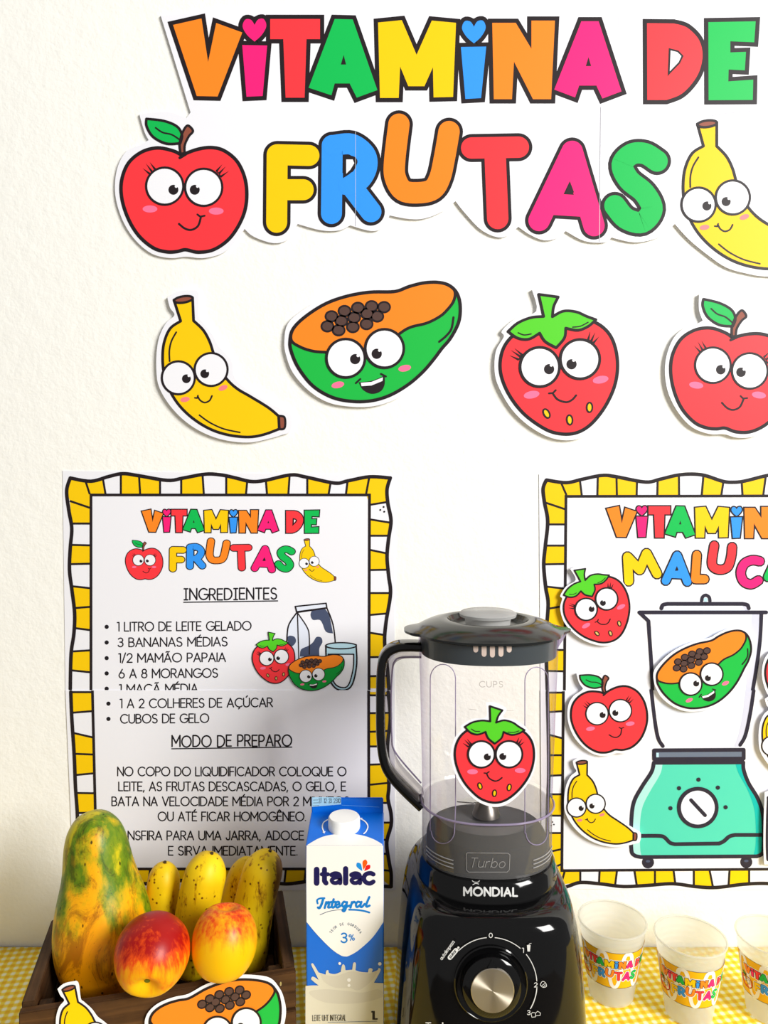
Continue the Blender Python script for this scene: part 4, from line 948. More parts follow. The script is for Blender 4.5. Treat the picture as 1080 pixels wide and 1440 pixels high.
apple(214, 1341, .6285, .0322, .0325, 'red and orange apple resting against the papaya', apple_mat('red_apple_skin', .03, 1.), (R(-66), R(0), R(6)))
apple(315.5, 1325, .6475, .0292, .0325, 'mostly yellow apple with red streaks in front of the bananas', apple_mat('yellow_apple_skin', -.34, 4.), (R(-14), R(3), 0))

# ================================================================ milk carton
MF = .655; MX = at(485, 1300, MF).x
mk = thing('milk_carton', 'blue and white one litre milk carton with a round white screw cap', 'carton', (MX, MF+.035, TABLE))
hw = .0357; zf = at(485, 1189, MF).z; MB = MF+.066
V = [(MX-hw, MF, TABLE+.0014), (MX+hw, MF, TABLE+.0014), (MX+hw, MB, TABLE+.0014), (MX-hw, MB, TABLE+.0014),
     (MX-hw, MF, zf), (MX+hw, MF, zf), (MX+hw, MB-.012, zf+.006), (MX-hw, MB-.012, zf+.006), (MX+hw, MB, zf-.002), (MX-hw, MB, zf-.002)]
Fc = [(0, 1, 5, 4), (1, 2, 8, 6, 5), (2, 3, 9, 8), (3, 0, 4, 7, 9), (4, 5, 6, 7), (6, 8, 9, 7), (0, 3, 2, 1)]
me_ = mesh_obj('body', V, Fc, milk_blue, mk); bv = me_.modifiers.new('bev', 'BEVEL'); bv.width = .0012; bv.segments = 2
box('top_fin', (MX-hw+.0005, MB-.0135, zf+.005), (MX+hw-.0005, MB-.0112, zf+.0205), milk_blue, mk)
MS = planeS((0, MF, 0), (0, -1, 0), .0003)
TN = Vector((0, -.006, (MB-.012-MF))).normalized()
TS = planeS((MX, MF, zf), TN, .0003)
def y4(*p): return [(425+q[0]/9, 1110+q[1]/9)+tuple(q[2:]) for q in p]
def y5(*p): return [(425+q[0]/6.545, 1220+q[1]/6.545)+tuple(q[2:]) for q in p]
foldy = 1189.
a = Art(MS)                                        # white shield on the front
a.fill([(431, foldy), (539, foldy), (539.5, 1240)]+spl(y5((748, 500, 1), (650, 640), (520, 760), (430, 812), (395, 818), (355, 808), (270, 750), (140, 620), (40, 500, 1)))+[(430.8, 1240)], milk_white, 1)
a.build('white_panel_print', mk)
a = Art(TS); a.fill(spl([(432.5, 1188, 1), (446, 1180), (460, 1175), (484, 1172), (508, 1174.5), (525, 1180), (537.6, 1187, 1), (537.5, 1188.8, 1), (432.5, 1188.8, 1)], True, 4), milk_white, 1)
a.line(spl(y4((320, 385), (270, 420), (255, 480), (278, 545))), 1.6, cap_white, 1); a.line(spl(y4((735, 370), (800, 410), (832, 470), (810, 530), (780, 560))), 1.6, cap_white, 1)
a.fill(y4((735, 358), (765, 362), (748, 385)), cap_white, 1); a.fill(y4((255, 540), (295, 530), (280, 560)), cap_white, 1)
a.build('cap_arrow_print', mk)
FS = planeS((0, MB-.0135, 0), (0, -1, 0), .0002)
a = Art(FS); a.fill(y4((125, 100), (492, 100), (492, 190), (125, 222)), mat('date_panel', (176, 222, 246), .5), 1)
gi = mat('grey_print', (90, 110, 130), .5)
for yy in (136, 172):
    a.line(y4((140, yy), (200, yy-2)), .7, gi, 2, cap=False)
for k_, s_ in enumerate(('27', '12', '23', '2312')): text(a, s_[:2] if k_ < 3 else '2310', *[(425+x/9) for x in ((210, 245), (275, 310), (338, 372), (400, 485))[k_]], 1110+172/9, 1110+170/9, 6, .7, gi, 2)
a.line(y4((135, 210), (215, 205)), .7, gi, 2, cap=False); a.line(y4((500, 200), (975, 225)), .5, mat('pale_blue_print', (120, 190, 250), .5), 1, cap=False); a.build('date_print', mk)
# cap
cz = zf+.0035
capg = []
loft('cap', [(cz-.002, .0148, .0148, 2), (cz+.001, .0150, .0150, 2), (cz+.009, .0148, .0148, 2), (cz+.0105, .0138, .0138, 2), (cz+.0108, .002, .002, 2)], cap_white, mk, at(484, 1152, .684).x, .6835, 72,
     mod=lambda x, y, z, t: (x*(1+.012*cos(36*t)), y*(1+.012*cos(36*t))) if cz < z < cz+.0095 else (x, y), label='white round screw cap')
# writing
a = Art(MS); NW = milk_navy
def y5l(*p): return y5(*p)
wI = 8.0
a.line(y5((133, 18), (133, 143)), wI, NW, 2); a.line(y5((205, 15), (205, 125), (220, 143)), 7.0, NW, 2); a.line(y5((180, 62), (236, 62)), 5.8, NW, 2)
for x in (0, 183):
    a.line(spl(y5((270+x, 68), (300+x, 55), (335+x, 62), (348+x, 90), (348+x, 142))), 6.4, NW, 2)
    a.line(spl(y5((345+x, 92), (300+x, 94), (272+x, 115), (285+x, 138), (315+x, 142), (345+x, 122))), 5.6, NW, 2)
a.line(y5((400, 10), (400, 143)), wI*.92, NW, 2)
a.line(spl(y5((655, 62), (630, 52), (595, 58), (572, 80), (570, 112), (590, 138), (625, 146), (655, 130))), 6.3, NW, 2)
a.build('brand_print', mk)
a = Art(MS)
def drop(tip, base, r, m):
    dx, dy = base[0]-tip[0], base[1]-tip[1]; L = math.hypot(dx, dy); ux, uy = dx/L, dy/L
    a.fill(spl([(tip[0], tip[1], 1), (tip[0]+ux*L*.55-uy*r*.75, tip[1]+uy*L*.55+ux*r*.75), (base[0]-uy*r, base[1]+ux*r), (base[0]+ux*r, base[1]+uy*r), (base[0]+uy*r, base[1]-ux*r), (tip[0]+ux*L*.55+uy*r*.75, tip[1]+uy*L*.55-ux*r*.75)], True, 5), m, 2)
drop(*y4((762, 1035)), *y4((712, 958)), 3.4, mat('drop_blue', (26, 150, 232), .4)) if False else None
t0, b0_ = y4((760, 1035), (712, 955)); drop(t0, b0_, 3.4, mat('drop_blue', (26, 150, 232), .4))
t0, b0_ = y4((775, 1020), (796, 918)); drop(t0, b0_, 3.3, mat('drop_orange', (255, 96, 10), .4))
t0, b0_ = y4((785, 1035), (840, 978)); drop(t0, b0_, 3.0, mat('drop_red', (240, 20, 30), .4))
a.build('drops_emblem', mk)
a = Art(MS)                                        # script word
CY = milk_cyan
a.line(spl(y5((142, 330), (138, 300), (165, 284), (205, 282))), 2.6, CY, 2); a.line(spl(y5((195, 284), (178, 340), (160, 372), (145, 368))), 3.4, CY, 2)
for l in (((207, 372), (222, 318)), ((215, 345), (235, 320), (250, 325), (240, 365), (256, 366)), ((290, 292), (272, 355), (285, 368), (300, 358)), ((262, 318), (305, 316)),
          ((310, 345), (340, 335), (335, 316), (312, 322), (308, 352), (325, 368), (355, 350)), ((410, 325), (385, 315), (368, 340), (380, 362), (402, 345)), ((412, 318), (400, 380), (385, 402), (372, 390), (410, 362), (435, 350)),
          ((445, 368), (458, 318)), ((455, 335), (475, 316), (488, 322)), ((540, 322), (512, 315), (495, 340), (505, 364), (532, 345)), ((545, 316), (535, 355), (550, 362), (575, 335)), ((618, 272), (590, 340), (595, 360), (620, 350))):
    a.line(spl(y5(*l)), 3.2, CY, 2)
a.line(spl(y5((165, 435), (240, 405), (310, 392), (370, 388))), .9, gi, 2); a.line(spl(y5((432, 388), (500, 390), (570, 400), (618, 414))), 2.6, CY, 2)
a.build('script_print', mk)
a = Art(MS); text(a, '3', *[425+x/6.545 for x in (358, 412)], 1220+690/6.545, 1220+690/6.545, 13, 2.2, CY, 2); text(a, '%', *[425+x/6.545 for x in (430, 482)], 1220+670/6.545, 1220+670/6.545, 8, 1.3, CY, 2)
s_ = 'TEOR DE GORDURA'; c0 = (425+400/6.545, 1220+665/6.545); rA = 22
for i, ch in enumerate(s_):
    th = R(-152+124*i/(len(s_)-1)); bx_, by_ = c0[0]+rA*cos(th), c0[1]+rA*.95*sin(th); rot = th+pi/2
    for l in G[ch][1]:
        a.line([(bx_+(q[0]-.3)*2.6*cos(rot)+q[1]*3.2*sin(rot), by_+(q[0]-.3)*2.6*sin(rot)-q[1]*3.2*cos(rot)) for q in l], .55, gi, 2)
a.build('fat_content_print', mk)
a = Art(MS)                                        # milk and splash
sp = [(30, 1090, 1), (90, 1085), (150, 1085, 1), (100, 1045), (82, 1025), (92, 1005), (115, 1010), (150, 1035, 1), (130, 990), (85, 900), (90, 882), (105, 890), (150, 965, 1), (215, 985, 1), (222, 950), (240, 945), (248, 970), (300, 980), (355, 960, 1), (365, 905), (378, 890), (392, 905), (398, 945, 1), (460, 940, 1), (468, 885), (482, 872), (494, 885), (490, 945, 1), (540, 960), (605, 965, 1), (612, 935), (630, 925), (648, 938), (640, 965, 1), (690, 945), (705, 925), (722, 940), (700, 990), (660, 1060, 1), (748, 1065, 1)]
a.fill(spl(y5(*sp))+y5((748, 1440), (30, 1440))+[(430.2, 1440)][:0], milk_cream, 1.5)
a.fill([y5((30, 1090))[0], y5((748, 1090))[0], (539.5, 1506), (430.3, 1506)], milk_cream, 1.2)
a.fill(spl(y5((165, 975, 1), (300, 1000), (450, 955), (600, 975), (690, 960), (640, 1040), (560, 1110), (500, 1130), (440, 1110), (300, 1105), (200, 1050)), True, 4), milk_shade, 2)
a.fill(spl(y5((60, 1150), (200, 1120), (400, 1135), (560, 1150), (700, 1120), (740, 1190), (500, 1250), (200, 1240)), True, 4), milk_shade, 1.8)
for c_, r_ in (((345, 883), 13), ((714, 886), 16), ((430, 1035), 17), ((430, 1085), 14)): a.ell(y5(c_)[0], r_/6.545, milk_white, 3, n=14)
a.build('milk_splash_print', mk)
a = Art(MS); dk = mat('dark_print', (40, 36, 40), .5)
text(a, 'LEITE UHT INTEGRAL', *[425+x/6.545 for x in (95, 402)], 1220+1412/6.545, 1220+1408/6.545, 8, .75, dk, 3, gap=.25)
text(a, '1L', *[425+x/6.545 for x in (640, 690)], 1220+1396/6.545, 1220+1394/6.545, 10.5, 2., dk, 3)
a.line(y5((235, 1425), (690, 1415)), .6, gi, 3, cap=False)
text(a, 'CONSERVAR EM LOCAL', *[425+x/6.545 for x in (240, 680)], 1220+1458/6.545, 1220+1450/6.545, 3.6, .5, dk, 3) if False else None
a.build('volume_print', mk)

# ================================================================ blender
BX, BY = at(684, 1100, .68).x, .680
ZO = [.70, .75, .787, .839, .878, .914, .937, .986, 1.143, 1.2]; ZN = [.68, .73, .7659, .8224, .8647, .903, .9307, .981, 1.1413, 1.1983]
import bisect
def zr(z):
    k = max(1, min(len(ZO)-1, bisect.bisect_left(ZO, z))); t = (z-ZO[k-1])/(ZO[k]-ZO[k-1]); return ZN[k-1]*(1-t)+ZN[k]*t
bl = thing('blender', 'black countertop blender with a clear jar, black lid and silver dial', 'blender', (BX, BY, TABLE))
body_r = [(.7515, .080, .098, 4), (.757, .0835, .102, 4), (.79, .0830, .1015, 4), (.84, .0800, .0955, 4), (.878, .0768, .0915, 4), (.900, .0738, .0885, 3.8), (.914, .0705, .0852, 3.5), (.920, .0672, .0815, 3.2), (.9225, .0640, .0745, 2.8), (.9232, .060, .066, 2.4)]
body_r = [(zr(r[0]), r[1]*1.035, r[2], r[3]) for r in body_r]
loft('motor_base', body_r, black_gloss, bl, BX, BY, 128)
for sx_ in (-1, 1):
    for sy_ in (-1, 1): loft('foot', [(TABLE+.0002, .010, .010, 2), (TABLE+.0025, .010, .010, 2)], black_gloss, bl, BX+sx_*.058, BY+sy_*.072, 20)
def fy_base(x, z, init=False):
    if init: return .59
    zz = [r[0] for r in body_r]; k = max(1, min(len(zz)-1, bisect.bisect_left(zz, z))); t = (z-zz[k-1])/max(1e-6, zz[k]-zz[k-1])
    rx, ry, n = [body_r[k-1][i]*(1-t)+body_r[k][i]*t for i in (1, 2, 3)]
    return BY-ry*max(0, 1-abs((x-BX)/rx)**n)**(1/n)
col_r = [(.900, .0668, .0640, 2.3), (.912, .0655, .0622, 2.3), (.9285, .0632, .0598, 2.3), (.9315, .0612, .0570, 2.3)]
def ring_front(tab, y0):
    def fy(x, z, init=False):
        if init: return y0
        k = max(1, min(len(tab)-1, bisect.bisect_left([r[0] for r in tab], z))); t = min(1, max(0, (z-tab[k-1][0])/(tab[k][0]-tab[k-1][0])))
        rx, ry, n = [tab[k-1][i]*(1-t)+tab[k][i]*t for i in (1, 2, 3)]
        return BY-ry*max(0, 1-abs((x-BX)/rx)**n)**(1/n)
    return fy
loft('collar', col_r, black_gloss, bl, BX, BY, 96)
def fy_col(x, z, init=False):
    if init: return .62
    t = (z-.918)/.027; rx = .0645-.003*t; ry = .0640-.0045*t; return BY-ry*max(0, 1-abs((x-BX)/rx)**2.3)**(1/2.3)
Sc = surfS(ring_front(col_r, .62), .0004)
a = Art(Sc); text(a, 'MONDIAL', 652.5, 727, 1258.5, 1259.5, 11, 2.7, printwhite, 1, gap=.28); a.build('maker_print', bl)
a = Art(Sc); a.line(spl([(664, 1238), (667, 1240), (672, 1240), (674, 1238)]), 1, printwhite, 1); a.line(spl([(665, 1244), (669, 1242), (673, 1243)]), .9, printwhite, 1); a.build('lock_icon_print', bl)
# jar
QN = 2.35
def jr(z, inset=0):
    tab = [(zr(q[0]), q[1]*1.015) for q in [(.938, .0590), (.955, .0594), (.984, .0592), (.9865, .0603), (.989, .0592), (1.02, .0598), (1.08, .0612), (1.124, .0626), (1.1425, .0634)]]
    k = max(1, min(len(tab)-1, bisect.bisect_left([q[0] for q in tab], z))); t = (z-tab[k-1][0])/(tab[k][0]-tab[k-1][0])
    return tab[k-1][1]*(1-t)+tab[k][1]*t-inset
QY = .88
def fy_jar(x, z, init=False):
    if init: return .63
    rx = jr(z); return BY-rx*QY*max(0, 1-abs((x-BX)/rx)**QN)**(1/QN)
loft('jar_wall', [(z, jr(z), jr(z)*QY, QN) for z in map(zr, [.984, .9865, .989]+[.995+i*.0148 for i in range(10)]+[1.1425])], jar_m, bl, BX, BY, 128, cap0=False, cap1=False, label='clear plastic jar wall')
loft('jar_foot', [(z, jr(z), jr(z)*QY, QN) for z in map(zr, (.938, .945, .955, .97, .984))], skirt_m, bl, BX, BY, 128, cap0=False, cap1=False, label='smoky clear jar foot')
loft('jar_bottom', [(zr(.968), .020, .018, 2), (zr(.970), .045, .040, 2), (zr(.984), jr(zr(.984), .0015), jr(zr(.984), .0015)*QY, QN)], clear('clear_jar_floor', (.9, .88, .9, 1), (.6, .58, .64, 1), milky=.16, milk_col=(.55, .54, .56, 1)), bl, BX, BY, 64, cap0=True, cap1=False)
loft('drive_coupling', [(.9317, .0560, .0485, 2.3), (zr(.952), .0560, .0485, 2.3), (zr(.956), .0550, .0475, 2.3), (zr(.960), .052, .045, 2.2)], mat('black_matte_plastic', (8, 8, 9), .6, spec=.05), bl, BX, BY, 64)
hub = loft('blade_hub', [(zr(.9705), .013, .013, 2), (zr(.979), .0105, .0105, 2), (zr(.984), .006, .006, 2), (zr(.989), .004, .004, 2)], mat('dark_steel', (120, 116, 110), .35, metal=1), bl, BX, BY, 32)
for k in range(4):
    th = R(25+90*k); d = Vector((cos(th), sin(th), 0)); n = Vector((-sin(th), cos(th), 0)); c = Vector((BX, BY, zr(.985))); up = .012 if k % 2 else .003
    tipv = c+d*.032+Vector((0, 0, up)); pts = [c-n*.006, c+d*.018-n*.0065+Vector((0, 0, up*.4)), tipv, c+d*.018+n*.0055+Vector((0, 0, up*.4)), c+n*.006]
    V = pts+[p+Vector((0, 0, .0012)) for p in pts]
    mesh_obj('blade', V, [(0, 1, 2, 3, 4), (9, 8, 7, 6, 5)]+[(i, (i+1) % 5, 5+(i+1) % 5, 5+i) for i in range(5)], steel, hub)
Sj = surfS(fy_jar, .0003)
def jtube(pts, w, m, name, lv=1, label=None):
    q = [Sj(p, lv) for p in pts]; return sweep(name, q, w/F*.63/2, m, bl, seg=8, label=label)
def arch(x0, x1, yt, yb, ylow):
    c = (x0+x1)/2; r = (x1-x0)/2
    up = [(c+r*cos(R(180-180*i/16)), yt+r*1.15-r*1.15*sin(R(180*i/16))) for i in range(17)]
    dn = [(c+(r-1.5)*cos(R(180*i/16))*1-0, ylow-r*1.0+r*1.0*sin(R(180*i/16))) for i in range(17)]
    return up+[(x1, yt+r*1.15+20*i) for i in range(1, int((ylow-r-yt-r)/20))]+dn+[(x0, ylow-r-20*i) for i in range(0, int((ylow-r-yt-r)/20))]+[up[0]]
jtube(arch(605, 640.5, 934, 0, 1186), 1.5, rib_m, 'molded_panel_edge'); jtube(arch(738, 771, 938, 0, 1188), 1.5, rib_m, 'molded_panel_edge')
# ridge ring and foot rings
def ring(z, w, m, name, a0=0, a1=360, out=.0005, parent=bl):
    rx = jr(z)+out; n = int((a1-a0)/4); path = [Vector((BX+se(R(a0+(a1-a0)*i/n), rx, rx*QY, QN)[0], BY+se(R(a0+(a1-a0)*i/n), rx, rx*QY, QN)[1], z)) for i in range(n+1)]
    return sweep(name, path, w, m, parent, seg=8)
ring(zr(.9865), .0010, rib_m, 'molded_ridge', 176, 364)
for z in (.9455, .942, .9385):
    ring(z, .0005, emboss_m, 'foot_rib', 200, 238); ring(z, .0005, emboss_m, 'foot_rib', 302, 340)
a = Art(Sj); a.line(spl([(657, 1199, 1), (714, 1199.5, 1), (717, 1202, 1), (716, 1223, 1), (713, 1226, 1), (659, 1226, 1), (656, 1223, 1), (655.5, 1201, 1)], True, 2), .9, emboss_m, 1, True)
text(a, 'Turbo', 660, 709, 1219, 1220, 13, 1.0, emboss_m, 1, gap=.2, shear=.25); a.build('embossed_badge', bl)
faint = mat('faint_mark', (196, 188, 184), .4)
a = Art(Sj); text(a, 'CUPS', 674, 707, 966, 966, 8, 1., faint, 1, gap=.3)
for l in (((660, 997), (670, 998)), ((712, 999), (722, 999)), ((662, 1040), (668, 1040))): a.line(l, .6, faint, 1)
a.build('scale_marks', bl)
# lid
def lb(x, y, z, t): return (x, y)
skirt = loft('lid_skirt', [(z, jr(z, .0014), jr(z, .0014)*QY, QN) for z in map(zr, (1.1235, 1.128, 1.135, 1.1415))], grey_band, bl, BX, BY, 128, cap0=False, cap1=False, label='dark grey lid gasket')
def fy_sk(x, z, init=False):
    if init: return .63
    rx = jr(z, .0014); return BY-rx*QY*max(0, 1-abs((x-BX)/rx)**QN)**(1/QN)
Ss = surfS(fy_sk, .0002)
for x, yb in ((669, 914), (680.7, 920), (692.4, 921), (704.4, 920), (716, 914)):
    a = Art(Ss); a.line([(x, 906), (x, yb)], 7, cream, 1); a.build('strainer_slot', bl)  # cream plates paint the light that shows through the slot openings
lid = [(1.1408, .0640, .0575, 2.3), (1.1418, .0662, .0596, 2.3), (1.1438, .0662, .0596, 2.3), (1.1452, .0640, .0575, 2.3), (1.1478, .0600, .0540, 2.2), (1.1508, .0535, .0480, 2.2), (1.1532, .0455, .0410, 2.1), (1.1542, .0400, .0365, 2), (1.1535, .0370, .0335, 2), (1.1495, .0345, .0315, 2), (1.1480, .0280, .0260, 2), (1.1478, .001, .001, 2)]
lid = [(zr(r[0]), r[1]*1.015, r[2]*1.01, r[3]) for r in lid]
def tabmod(x, y, z, t):
    if z < zr(1.1445):
        td = (t+pi) % (2*pi)-pi
        x += .0100*math.exp(-(td/.16)**2)*(1 if abs(td) < 1 else 0)       # pouring lip
        tl_ = t-pi; x -= .0105*sqrt(1-(tl_/.32)**2) if abs(tl_) < .32 else 0
    return (x, y)
loft('lid', lid, black_lid, bl, BX, BY, 160, mod=tabmod, label='black domed lid with pouring lip')
# jar spout under the lip (clear)
sp_v = [(BX+.0625, BY-.012, 1.1388), (BX+.0625, BY+.012, 1.1388), (BX+.0745, BY, 1.1385), (BX+.0625, BY, 1.119)]
mesh_obj('jar_spout', sp_v, [(0, 2, 3), (2, 1, 3)], rib_m, bl)
capp = loft('filler_cap', [(zr(q[0]), q[1], q[2], q[3]) for q in [(1.1482, .0205, .0190, 2), (1.1555, .0215, .0200, 2), (1.1560, .0260, .0242, 2), (1.1585, .0266, .0248, 2), (1.1600, .0245, .0228, 2), (1.1610, .0100, .0095, 2), (1.1605, .001, .001, 2)]], cap_m, bl, BX, BY, 72, label='smoky clear filler cap')
# handle
def hp(pts): return [at(x, y, BY) for x, y in pts]
def rect(hx, hy):
    def f(th):
        c, s = cos(th), sin(th); return (hy*math.copysign(abs(c)**.4, c), hx*math.copysign(abs(s)**.4, s))
    return f
outer = spl([(592, 908), (575, 907.5), (558, 909), (543, 918), (536.5, 938), (535, 980), (535.5, 1035), (540, 1068), (550, 1088), (568, 1108), (592, 1131)], n=8)
sweep('handle_grip', hp(outer), 1., black_gloss, bl, seg=24, prof=rect(.0042, .0105), label='black handle grip')
inner = spl([(592, 919), (575, 919), (561, 921), (551, 929), (547.5, 945), (546, 985), (546.5, 1035), (551, 1062), (560, 1080), (576, 1098), (592, 1115)], n=8)
sweep('handle_lining', hp(inner), 1., lining_m, bl, seg=24, prof=rect(.0032, .0085), label='clear inner handle lining')
inn2 = spl([(592, 924), (565, 924.5), (555, 930), (551.5, 946), (550, 985), (551, 1033), (556, 1058), (592, 1101)], n=8)
sweep('lining_edge', hp(inn2), .0008, rib_m, bl, seg=8)
# dial on the front
KC = (690.1, 1382.6); Sb = surfS(fy_base, .0004)
kc = Sb(KC, 0); kn = Vector((0, -1, .12)).normalized()
KP = planeS((kc.x, kc.y, kc.z), kn, .0006)
def on_dial(u, v, d):                               # u right, v up, d out from the panel (metres)
    U = Vector((1, 0, 0)); Vv = kn.cross(U)*-1
    if Vv.z < 0: Vv = -Vv
    return kc+U*u+Vv*v+kn*d
def turned(name, prof_, m, parent, v0=0, seg=80, label=None, smooth=True):
    V, Fc = [], []
    for r, d in prof_:
        for i in range(seg): t = 2*pi*i/seg; V.append(on_dial(r*cos(t), v0+r*sin(t), d))
    for k in range(len(prof_)-1):
        for i in range(seg): j = (i+1) % seg; Fc.append((k*seg+i, k*seg+j, (k+1)*seg+j, (k+1)*seg+i))
    Fc.append(tuple((len(prof_)-1)*seg+i for i in range(seg)))
    return mesh_obj(name, V, Fc, m, parent, smooth=True, label=label)
turned('dial_recess', [(.0305, -.003), (.0305, .0006), (.0295, .0014), (.0283, .0006), (.0262, .0004)], black_gloss, bl)
kb = turned('control_knob', [(.0245, .0004), (.0250, .003), (.0240, .0062), (.0215, .0078), (.0180, .0084)], black_gloss, bl, label='black control knob')
o = turned('knob_face', [(.0178, .0075), (.0176, .0102), (.0172, .0106)], disc_m, kb, label='silver brushed knob face')
# pointer
pv = [on_dial(-.004, .0175, .008), on_dial(.004, .0175, .008), on_dial(0, .0235, .0078), on_dial(-.004, .0175, .0096), on_dial(.004, .0175, .0096), on_dial(0, .0225, .0088)]
mesh_obj('pointer', pv, [(0, 1, 2), (5, 4, 3), (0, 3, 4, 1), (1, 4, 5, 2), (2, 5, 3, 0)], black_gloss, kb)
a = Art(KP); Rr_ = 65.
def ka(d0, d1, n=20): return [(KC[0]+Rr_*sin(R(d0+(d1-d0)*i/n)), KC[1]+2-Rr_*1.02*cos(R(d0+(d1-d0)*i/n))) for i in range(n+1)]
a.line(ka(-44, -5), 1.1, printwhite, 1, cap=False); a.line(ka(5, 40), 1.1, printwhite, 1, cap=False); a.line(ka(50, 86), 1.1, printwhite, 1, cap=False); a.line(ka(94, 121), 1.3, printwhite, 1, cap=False)
a.ell((644.6, 1332.6), 1.6, printwhite, 1, n=12)
a.build('dial_scale_print', bl)
a = Art(KP); text(a, '0', 687.8, 692.4, 1318.5, 1318.5, 6.2, 1., printwhite, 1); text(a, '1', 734.5, 736.4, 1339.5, 1339.5, 6.2, 1., printwhite, 1)
text(a, '2', 751.5, 755.5, 1388, 1388, 6, 1., printwhite, 1); text(a, '3', 741.6, 745.6, 1427, 1427, 6, 1., printwhite, 1); a.build('dial_numbers_print', bl)
a = Art(KP); a.fill([(741, 1329), (746, 1329), (745.2, 1338), (741.8, 1338)], printwhite, 1); a.line([(743.5, 1329), (745, 1327), (747, 1326.6)], .7, printwhite, 1)
a.line(spl([(760, 1384), (763, 1380), (767, 1382), (768.5, 1387), (764, 1388.5), (760.5, 1386)], True, 3), .8, printwhite, 1, True); a.line([(762, 1386), (766, 1383)], .7, printwhite, 1); a.line([(764, 1388), (767, 1385)], .7, printwhite, 1)
a.line([(747, 1426), (749, 1423.5), (753, 1424.5), (753, 1430), (748, 1430.5), (747, 1426)], .7, printwhite, 1); a.line([(753, 1425), (756, 1422), (760, 1424.5), (759.5, 1428), (753, 1428.5)], .7, printwhite, 1); a.build('icon_print', bl)
# tilted words left of the dial
def rotM(cx, cy, deg): c_, s_ = cos(R(deg)), sin(R(deg)); return lambda p: (cx+p[0]*c_-p[1]*s_, cy+p[0]*s_+p[1]*c_)
a = Art(KP, rotM(630.5, 1337.5, -55)); text(a, 'autolimpeza', -15.5, 15.5, 0, 0, 4.6, .7, printwhite, 1)
a.M = rotM(637, 1341.5, -50); a.line([(-6.6, 0), (6.6, 0)], 6.6, printwhite, 1); text(a, 'pulsar', -6.5, 6.5, 1.4, 1.4, 4, .65, black_gloss, 2); a.build('function_print', bl)
a = Art(surfS(fy_base, .0005)); text(a, 'Turbo', 599, 637, 1449.5, 1449.5, 12, 1.9, printwhite, 1, gap=.25); a.build('model_print', bl)
# strawberry card on the jar
jS = planeS((0, BY-.0625*QY-.0015, 0), (0, -1, 0), .0008)
M = lambda p: (620+p[0]/6.75, 970+p[1]/6.75)
cutout('strawberry_cutout', 'paper strawberry stuck on the front of the clear blender jar', draw_strawberry, STR_CONTOUR, None, M, None, jS, 0, .0008)

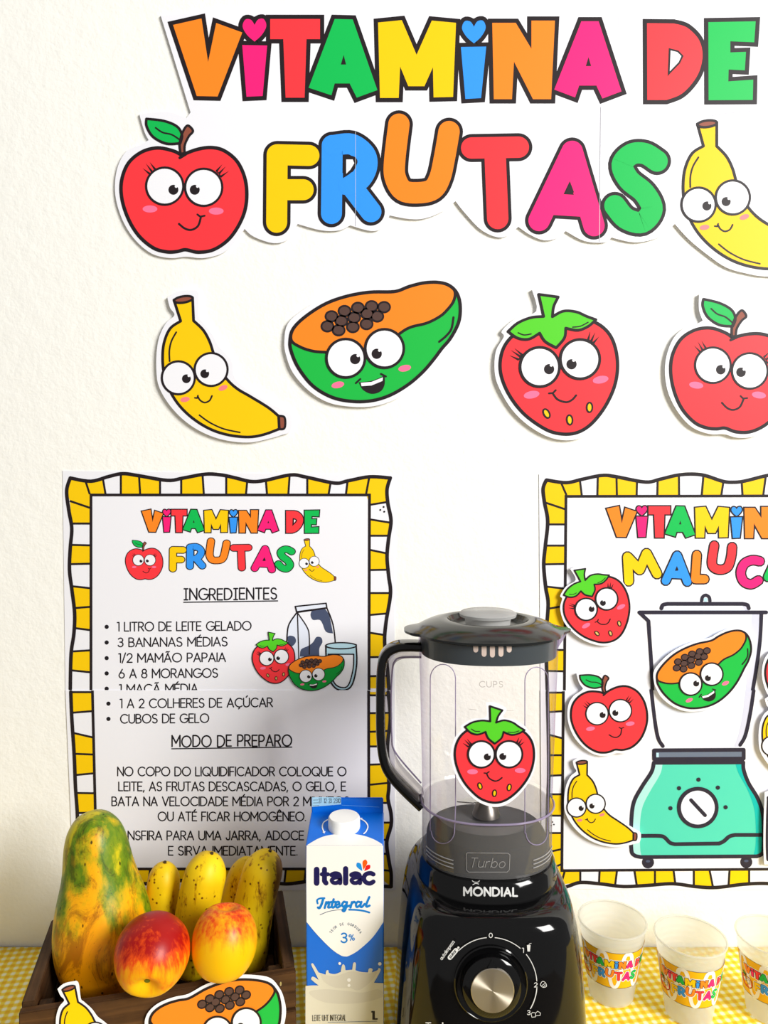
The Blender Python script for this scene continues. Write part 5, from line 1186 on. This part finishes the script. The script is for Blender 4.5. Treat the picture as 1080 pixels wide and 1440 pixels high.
# ================================================================ cups
def make_cup(X, Y, rot, label):
    t = thing('plastic_cup', label, 'cup', (0, 0, 0), 'printed plastic cups on the cloth')
    Hc = .082; r0, r1 = .0228, .0345
    def rad(z): return r0+(r1-r0)*(z/Hc)
    pr = []
    zz = 0
    for i in range(40):
        z = .001+i/39*(Hc-.001); w = .00035*sin(i*2.1) if .052 < z < .078 else 0; pr.append((z, rad(z)+w))
    outer_ = [(z, r, r, 2) for z, r in pr]; inner_ = [(z+.0006 if i == 0 else z, r-.0006, r-.0006, 2) for i, (z, r) in enumerate(pr)][::-1]
    loft('cup_wall', [(0.0006, r0-.002, r0-.002, 2)]+outer_+inner_+[(.0018, r0-.003, r0-.003, 2)], cup_m, t, seg=72, raw=True, cap0=True, cap1=True)
    n = 64; path = [Vector((r1*cos(2*pi*i/n), r1*sin(2*pi*i/n), Hc)) for i in range(n+1)]
    rV, rF = [], []
    for i in range(n):
        th = 2*pi*i/n
        for k in range(10): ph = 2*pi*k/10; rV.append(((r1+.0013*cos(ph))*cos(th), (r1+.0013*cos(ph))*sin(th), Hc+.0011*sin(ph)))
    for i in range(n):
        for k in range(10): j = (i+1) % n; l = (k+1) % 10; rF.append((i*10+k, j*10+k, j*10+l, i*10+l))
    mesh_obj('rim', rV, rF, cup_m, t, smooth=True, raw=True, label='rolled rim')
    # label art: u in banner pixels, k metres per unit; front of the label faces -y
    k_ = .0000800
    def CSf(p, lvl=0, tt=None):
        s = (p[0]-640)*k_; z = .0455-(p[1]-185)*k_; rr_ = rad(z)+.0004+lvl*.00009; th = -pi/2+s/.028
        return Vector((rr_*cos(th), rr_*sin(th), z))
    lab = Art(CSf)
    ub = [80+i*18 for i in range(62)]
    yl = mat('label_yellow', (250, 192, 10), .5)
    for i in range(61):
        for j in range(4):
            v0 = -70+j*510/4; v1_ = v0+510/4; lab.raw([(ub[i], v0), (ub[i+1], v0), (ub[i+1], v1_), (ub[i], v1_)], yl, 1, False)
    lab.line([(30, -98), (1250, -98)], 7, ink, 2, cap=False) if False else None
    for v in (-69, 439):
        for i in range(61): lab.raw([(ub[i], v-3), (ub[i+1], v-3), (ub[i+1], v+3), (ub[i], v+3)], ink, 2, False)
    wave = []
    for i in range(330):
        u = 90+i*3.2; wave.append((u, 180+250*math.tanh(1.6*sin(2*pi*u/290))/.95))
    lab.line([(u, max(-52, min(422, v))) for u, v in wave], 44, P['white'], 3, cap=False)
    lb_ = lab.build('printed_label', t, raw=True, label='yellow label printed VITAMINA DE FRUTAS')
    hd = heading(CSf, lambda p: (p[0], p[1]+12), lambda p: (p[0], p[1]), None, 6, 4, split=False, halo=9, lv=4); hd.M = lambda p: p
    K = Sink(CSf, anchors(*APPLE_EYES, (231, 262), (286, 263)), lb_, False, 'apple_print'); K.one.V = []; 
    hd.build('heading_print', lb_, raw=True)
    ap = draw_apple_cup(CSf, lb_)
    t.location = (X, Y, TABLE+.0004); t.rotation_euler = (0, 0, rot); return t
def draw_apple_cup(S, parent):
    base = lambda p, lv=0, tt=None: S(p, (lv or 0)+4)
    K = Sink(base, anchors(*APPLE_EYES, (231, 262), (286, 263)), None, False, 'apple_print')
    K.done = lambda: None
    draw_apple(K); return K.one.build('apple_print', parent, raw=True)
CG = [(861, .760, 612, 'frosted plastic cup nearest the blender'), (971, .732, 575, 'frosted plastic cup in the middle of the three cups'), (1087, .733, 560, 'frosted plastic cup cut off by the right picture edge')]
c0 = None
for px, Y, u0, lbl in CG:
    X = at(px, 1300, Y).x; face = math.atan2(-Y, -X)+pi/2               # turn so that label column u0 faces the viewpoint's side of the room
    rot = face-(u0-640)*.00008/.028
    if c0 is None: c0 = make_cup(X, Y, rot, lbl)
    else:
        r = c0.copy(); COL.objects.link(r); r.location = (X, Y, TABLE+.0004); r.rotation_euler = (0, 0, rot); r['label'] = lbl
        for ch in c0.children:
            c = ch.copy(); COL.objects.link(c); c.parent = r
            for g_ in ch.children: d = g_.copy(); COL.objects.link(d); d.parent = c
